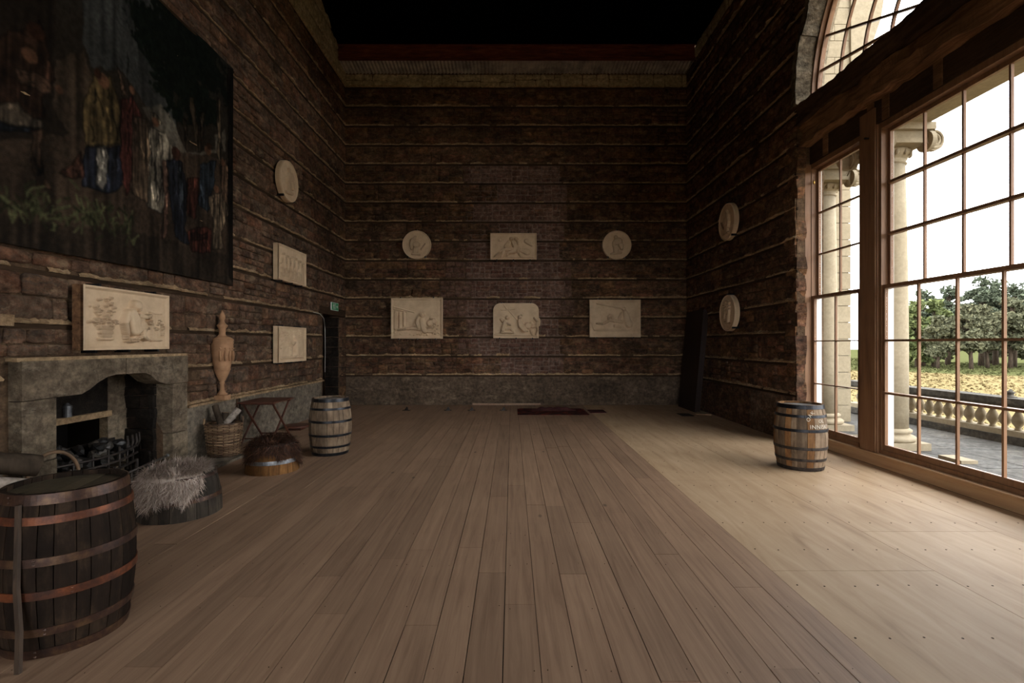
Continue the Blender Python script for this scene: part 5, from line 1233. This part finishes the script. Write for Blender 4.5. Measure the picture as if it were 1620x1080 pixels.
# leaning dark table top in the corner
lb = thing('leaning_panel', 'tall dark wooden panel leaning in the far corner of the window wall', 'panel', (4.50, 12.75, 0)); lb.rotation_euler = (0, math.radians(5.2), 0)
for k in range(4): MB().box(0, .05, -.6+.3*k+.001, -.3+.3*k-.001, 0, 2.55).build('board', M_darkwood, lb)
for y in (-.6, .545): MB().box(.05, .13, y, y+.055, .02, 2.53).build('edge_rail', M_darkwood, lb)
for z in (.25, 1.25, 2.25): MB().box(.05, .12, -.545, .545, z, z+.08).build('cross_rail', M_darkwood, lb)
MB().lathe([(.012, 0), (.02, .02), (.03, .05), (.012, .08)], 10).move(Matrix.Translation((.06, -.2, 2.54))).build('finial', M_darkwood, lb)
tag(MB().box(-.04, .32, -.015, .015, 0, .018).move(Matrix.Translation((4.42, 11.75, 0)) @ Matrix.Rotation(-.25, 4, 'Z')).build('wood_offcut', M_pine_l), 'pale wood offcut on the floor under the leaning panel', 'offcut')
tag(MB().box(-.14, .14, -.2, .2, 0, .012).move(Matrix.Translation((4.12, 11.72, 0))).jitter(.006, 6).build('dark_mat', M_darkwood), 'small dark mat on the floor by the leaning panel', 'mat')

# rug with a folded cloth
M_rug = Mat('red_rug', .95, .1); M_rug.col(M_rug.ramp(M_rug.voro(M_rug.pos((1, 1, 1)), 6), [(.1, (112, 48, 36)), (.4, (78, 36, 30)), (.7, (46, 28, 27))]))
rg = thing('small_rug', 'dark red patterned rug on the boards at the far wall', 'rug', (.99, 12.25, 0))
mb = MB(); nx, ny = 24, 16
for j in range(ny+1):
    for i in range(nx+1): x, y = -.8+1.6*i/nx, -.55+1.1*j/ny; mb.v.append((x, y, .014+.008*max(0, mnoise.noise(Vector((x*4, y*4, 2))))))
mb.f = [(j*(nx+1)+i, j*(nx+1)+i+1, (j+1)*(nx+1)+i+1, (j+1)*(nx+1)+i) for j in range(ny) for i in range(nx)]
mb.build('pile', M_rug, rg, True); MB().box(-.8, .8, -.55, .55, 0, .012).build('backing', M_rug, rg)
for s in (-1, 1):
    fr = MB()
    for k in range(60): y = -.54+1.08*k/59; fr.box(s*.80, s*(.85+rr(0, .01)), y-.005, y+.005, .001, .006)
    fo = fr.build('fringe', M_rug, rg); fo['kind'] = 'stuff'
M_cloth = Mat('plum_cloth', .9, .1); M_cloth.col(M_cloth.ramp(M_cloth.noise(M_cloth.pos(), 4, 4), [(.35, (56, 34, 34)), (.7, (104, 62, 60))]))
mb = MB(); nx, ny = 40, 18
for j in range(ny+1):
    for i in range(nx+1):
        x, y = -.55+1.1*i/nx, -.2+.4*j/ny; e = max(0, min(1, 5*(.55-abs(x))))*max(0, min(1, 6*(.2-abs(y))))
        mb.v.append((1.05+x, 12.45+y, .022+e*(.05+.07*abs(mnoise.noise(Vector((x*5, y*6, 8)))))))
mb.f = [(j*(nx+1)+i, j*(nx+1)+i+1, (j+1)*(nx+1)+i+1, (j+1)*(nx+1)+i) for j in range(ny) for i in range(nx)]
tag(mb.build('crumpled_cloth', M_cloth, None, True), 'crumpled plum cloth dropped on the small rug', 'cloth')
tag(MB().box(-.2, .2, -.28, .28, 0, .012).move(Matrix.Translation((2.12, 12.3, 0))).jitter(.005, 6).build('doormat', M_cloth), 'small brown mat lying beside the red rug', 'mat')
for x, lbx in ((-2.68, 'small dark iron cleat on the floor nearest the pale barrel'), (-1.63, 'small dark iron cleat on the floor, second from the pale barrel'), (-1.03, 'small dark iron cleat on the floor, third from the pale barrel'), (-.22, 'small dark iron cleat on the floor nearest the red rug')):
    c = thing('iron_cleat', lbx, 'cleat', (x, 12.5, 0), rr(-.3, .3), 'cleats along the far wall')
    MB().box(-.09, .09, -.05, .05, 0, .012).build('plate', M_iron2, c); MB().prism([(-.045, .012), (.05, .012), (.035, .075), (.01, .095)], -.012, .012, lambda a, b, n: (a, n, b)).build('horn', M_iron2, c)

# exit sign, cable
M_green = Mat('sign_green', .4, .4).col((30, 150, 92)); M_signw = Mat('sign_white', .5, .3).col((222, 226, 220))
ex = thing('exit_sign', 'green emergency exit sign with running figure above the corner doorway', 'sign', (XL+.08, 12.60, 2.54), PI/2)
MB().box(-.24, .24, -.03, .0, 0, .20).build('casing', M_signw, ex)
MB().box(-.225, .225, -.033, -.029, .012, .188).build('green_face', M_green, ex)
pic = MB(); Z = lambda a, b, n: (a, n, b)
pic.prism([(-.17+.022*math.cos(2*PI*k/12)+.06, .155+.018*math.sin(2*PI*k/12)) for k in range(12)], -.036, -.033, Z)
for q in ([(-.14, .13), (-.10, .135), (-.085, .09), (-.12, .08)], [(-.10, .13), (-.06, .11), (-.05, .12), (-.09, .14)], [(-.14, .13), (-.17, .10), (-.16, .09), (-.13, .11)], [(-.12, .085), (-.085, .09), (-.06, .05), (-.07, .025), (-.085, .03), (-.08, .05)], [(-.12, .085), (-.10, .08), (-.12, .05), (-.16, .03), (-.17, .04), (-.13, .06)]): pic.prism(q, -.036, -.033, Z)
pic.build('running_figure', M_signw, ex)
MB().prism([(-.03, .03), (-.03, .17), (.03, .17), (.03, .03), (.02, .03), (.02, .16), (-.02, .16), (-.02, .03)], -.036, -.033, Z).build('doorway_symbol', M_signw, ex)
MB().prism([(.07, .09), (.13, .09), (.13, .06), (.19, .10), (.13, .14), (.13, .11), (.07, .11)], -.036, -.033, Z).build('arrow', M_signw, ex)
tag(MB().tube([(XL+.07, 11.3, 2.42), (XL+.075, 11.7, 2.40), (XL+.08, 11.93, 2.3), (XL+.08, 12.0, 2.0), (XL+.08, 12.01, 1.5), (XL+.075, 12.0, 1.0)], .006, 6).build('white_cable', M_white_line, None, True), 'thin white cable running down the edge of the corner doorway', 'cable')
tag(MB().box(XL-.03, XL+.09, 3.95, 4.5, 1.86, 1.96).jitter(.008, 5).build('timber_stub', M_ledge), 'pale timber block let into the wall beside the fireplace relief', 'block')
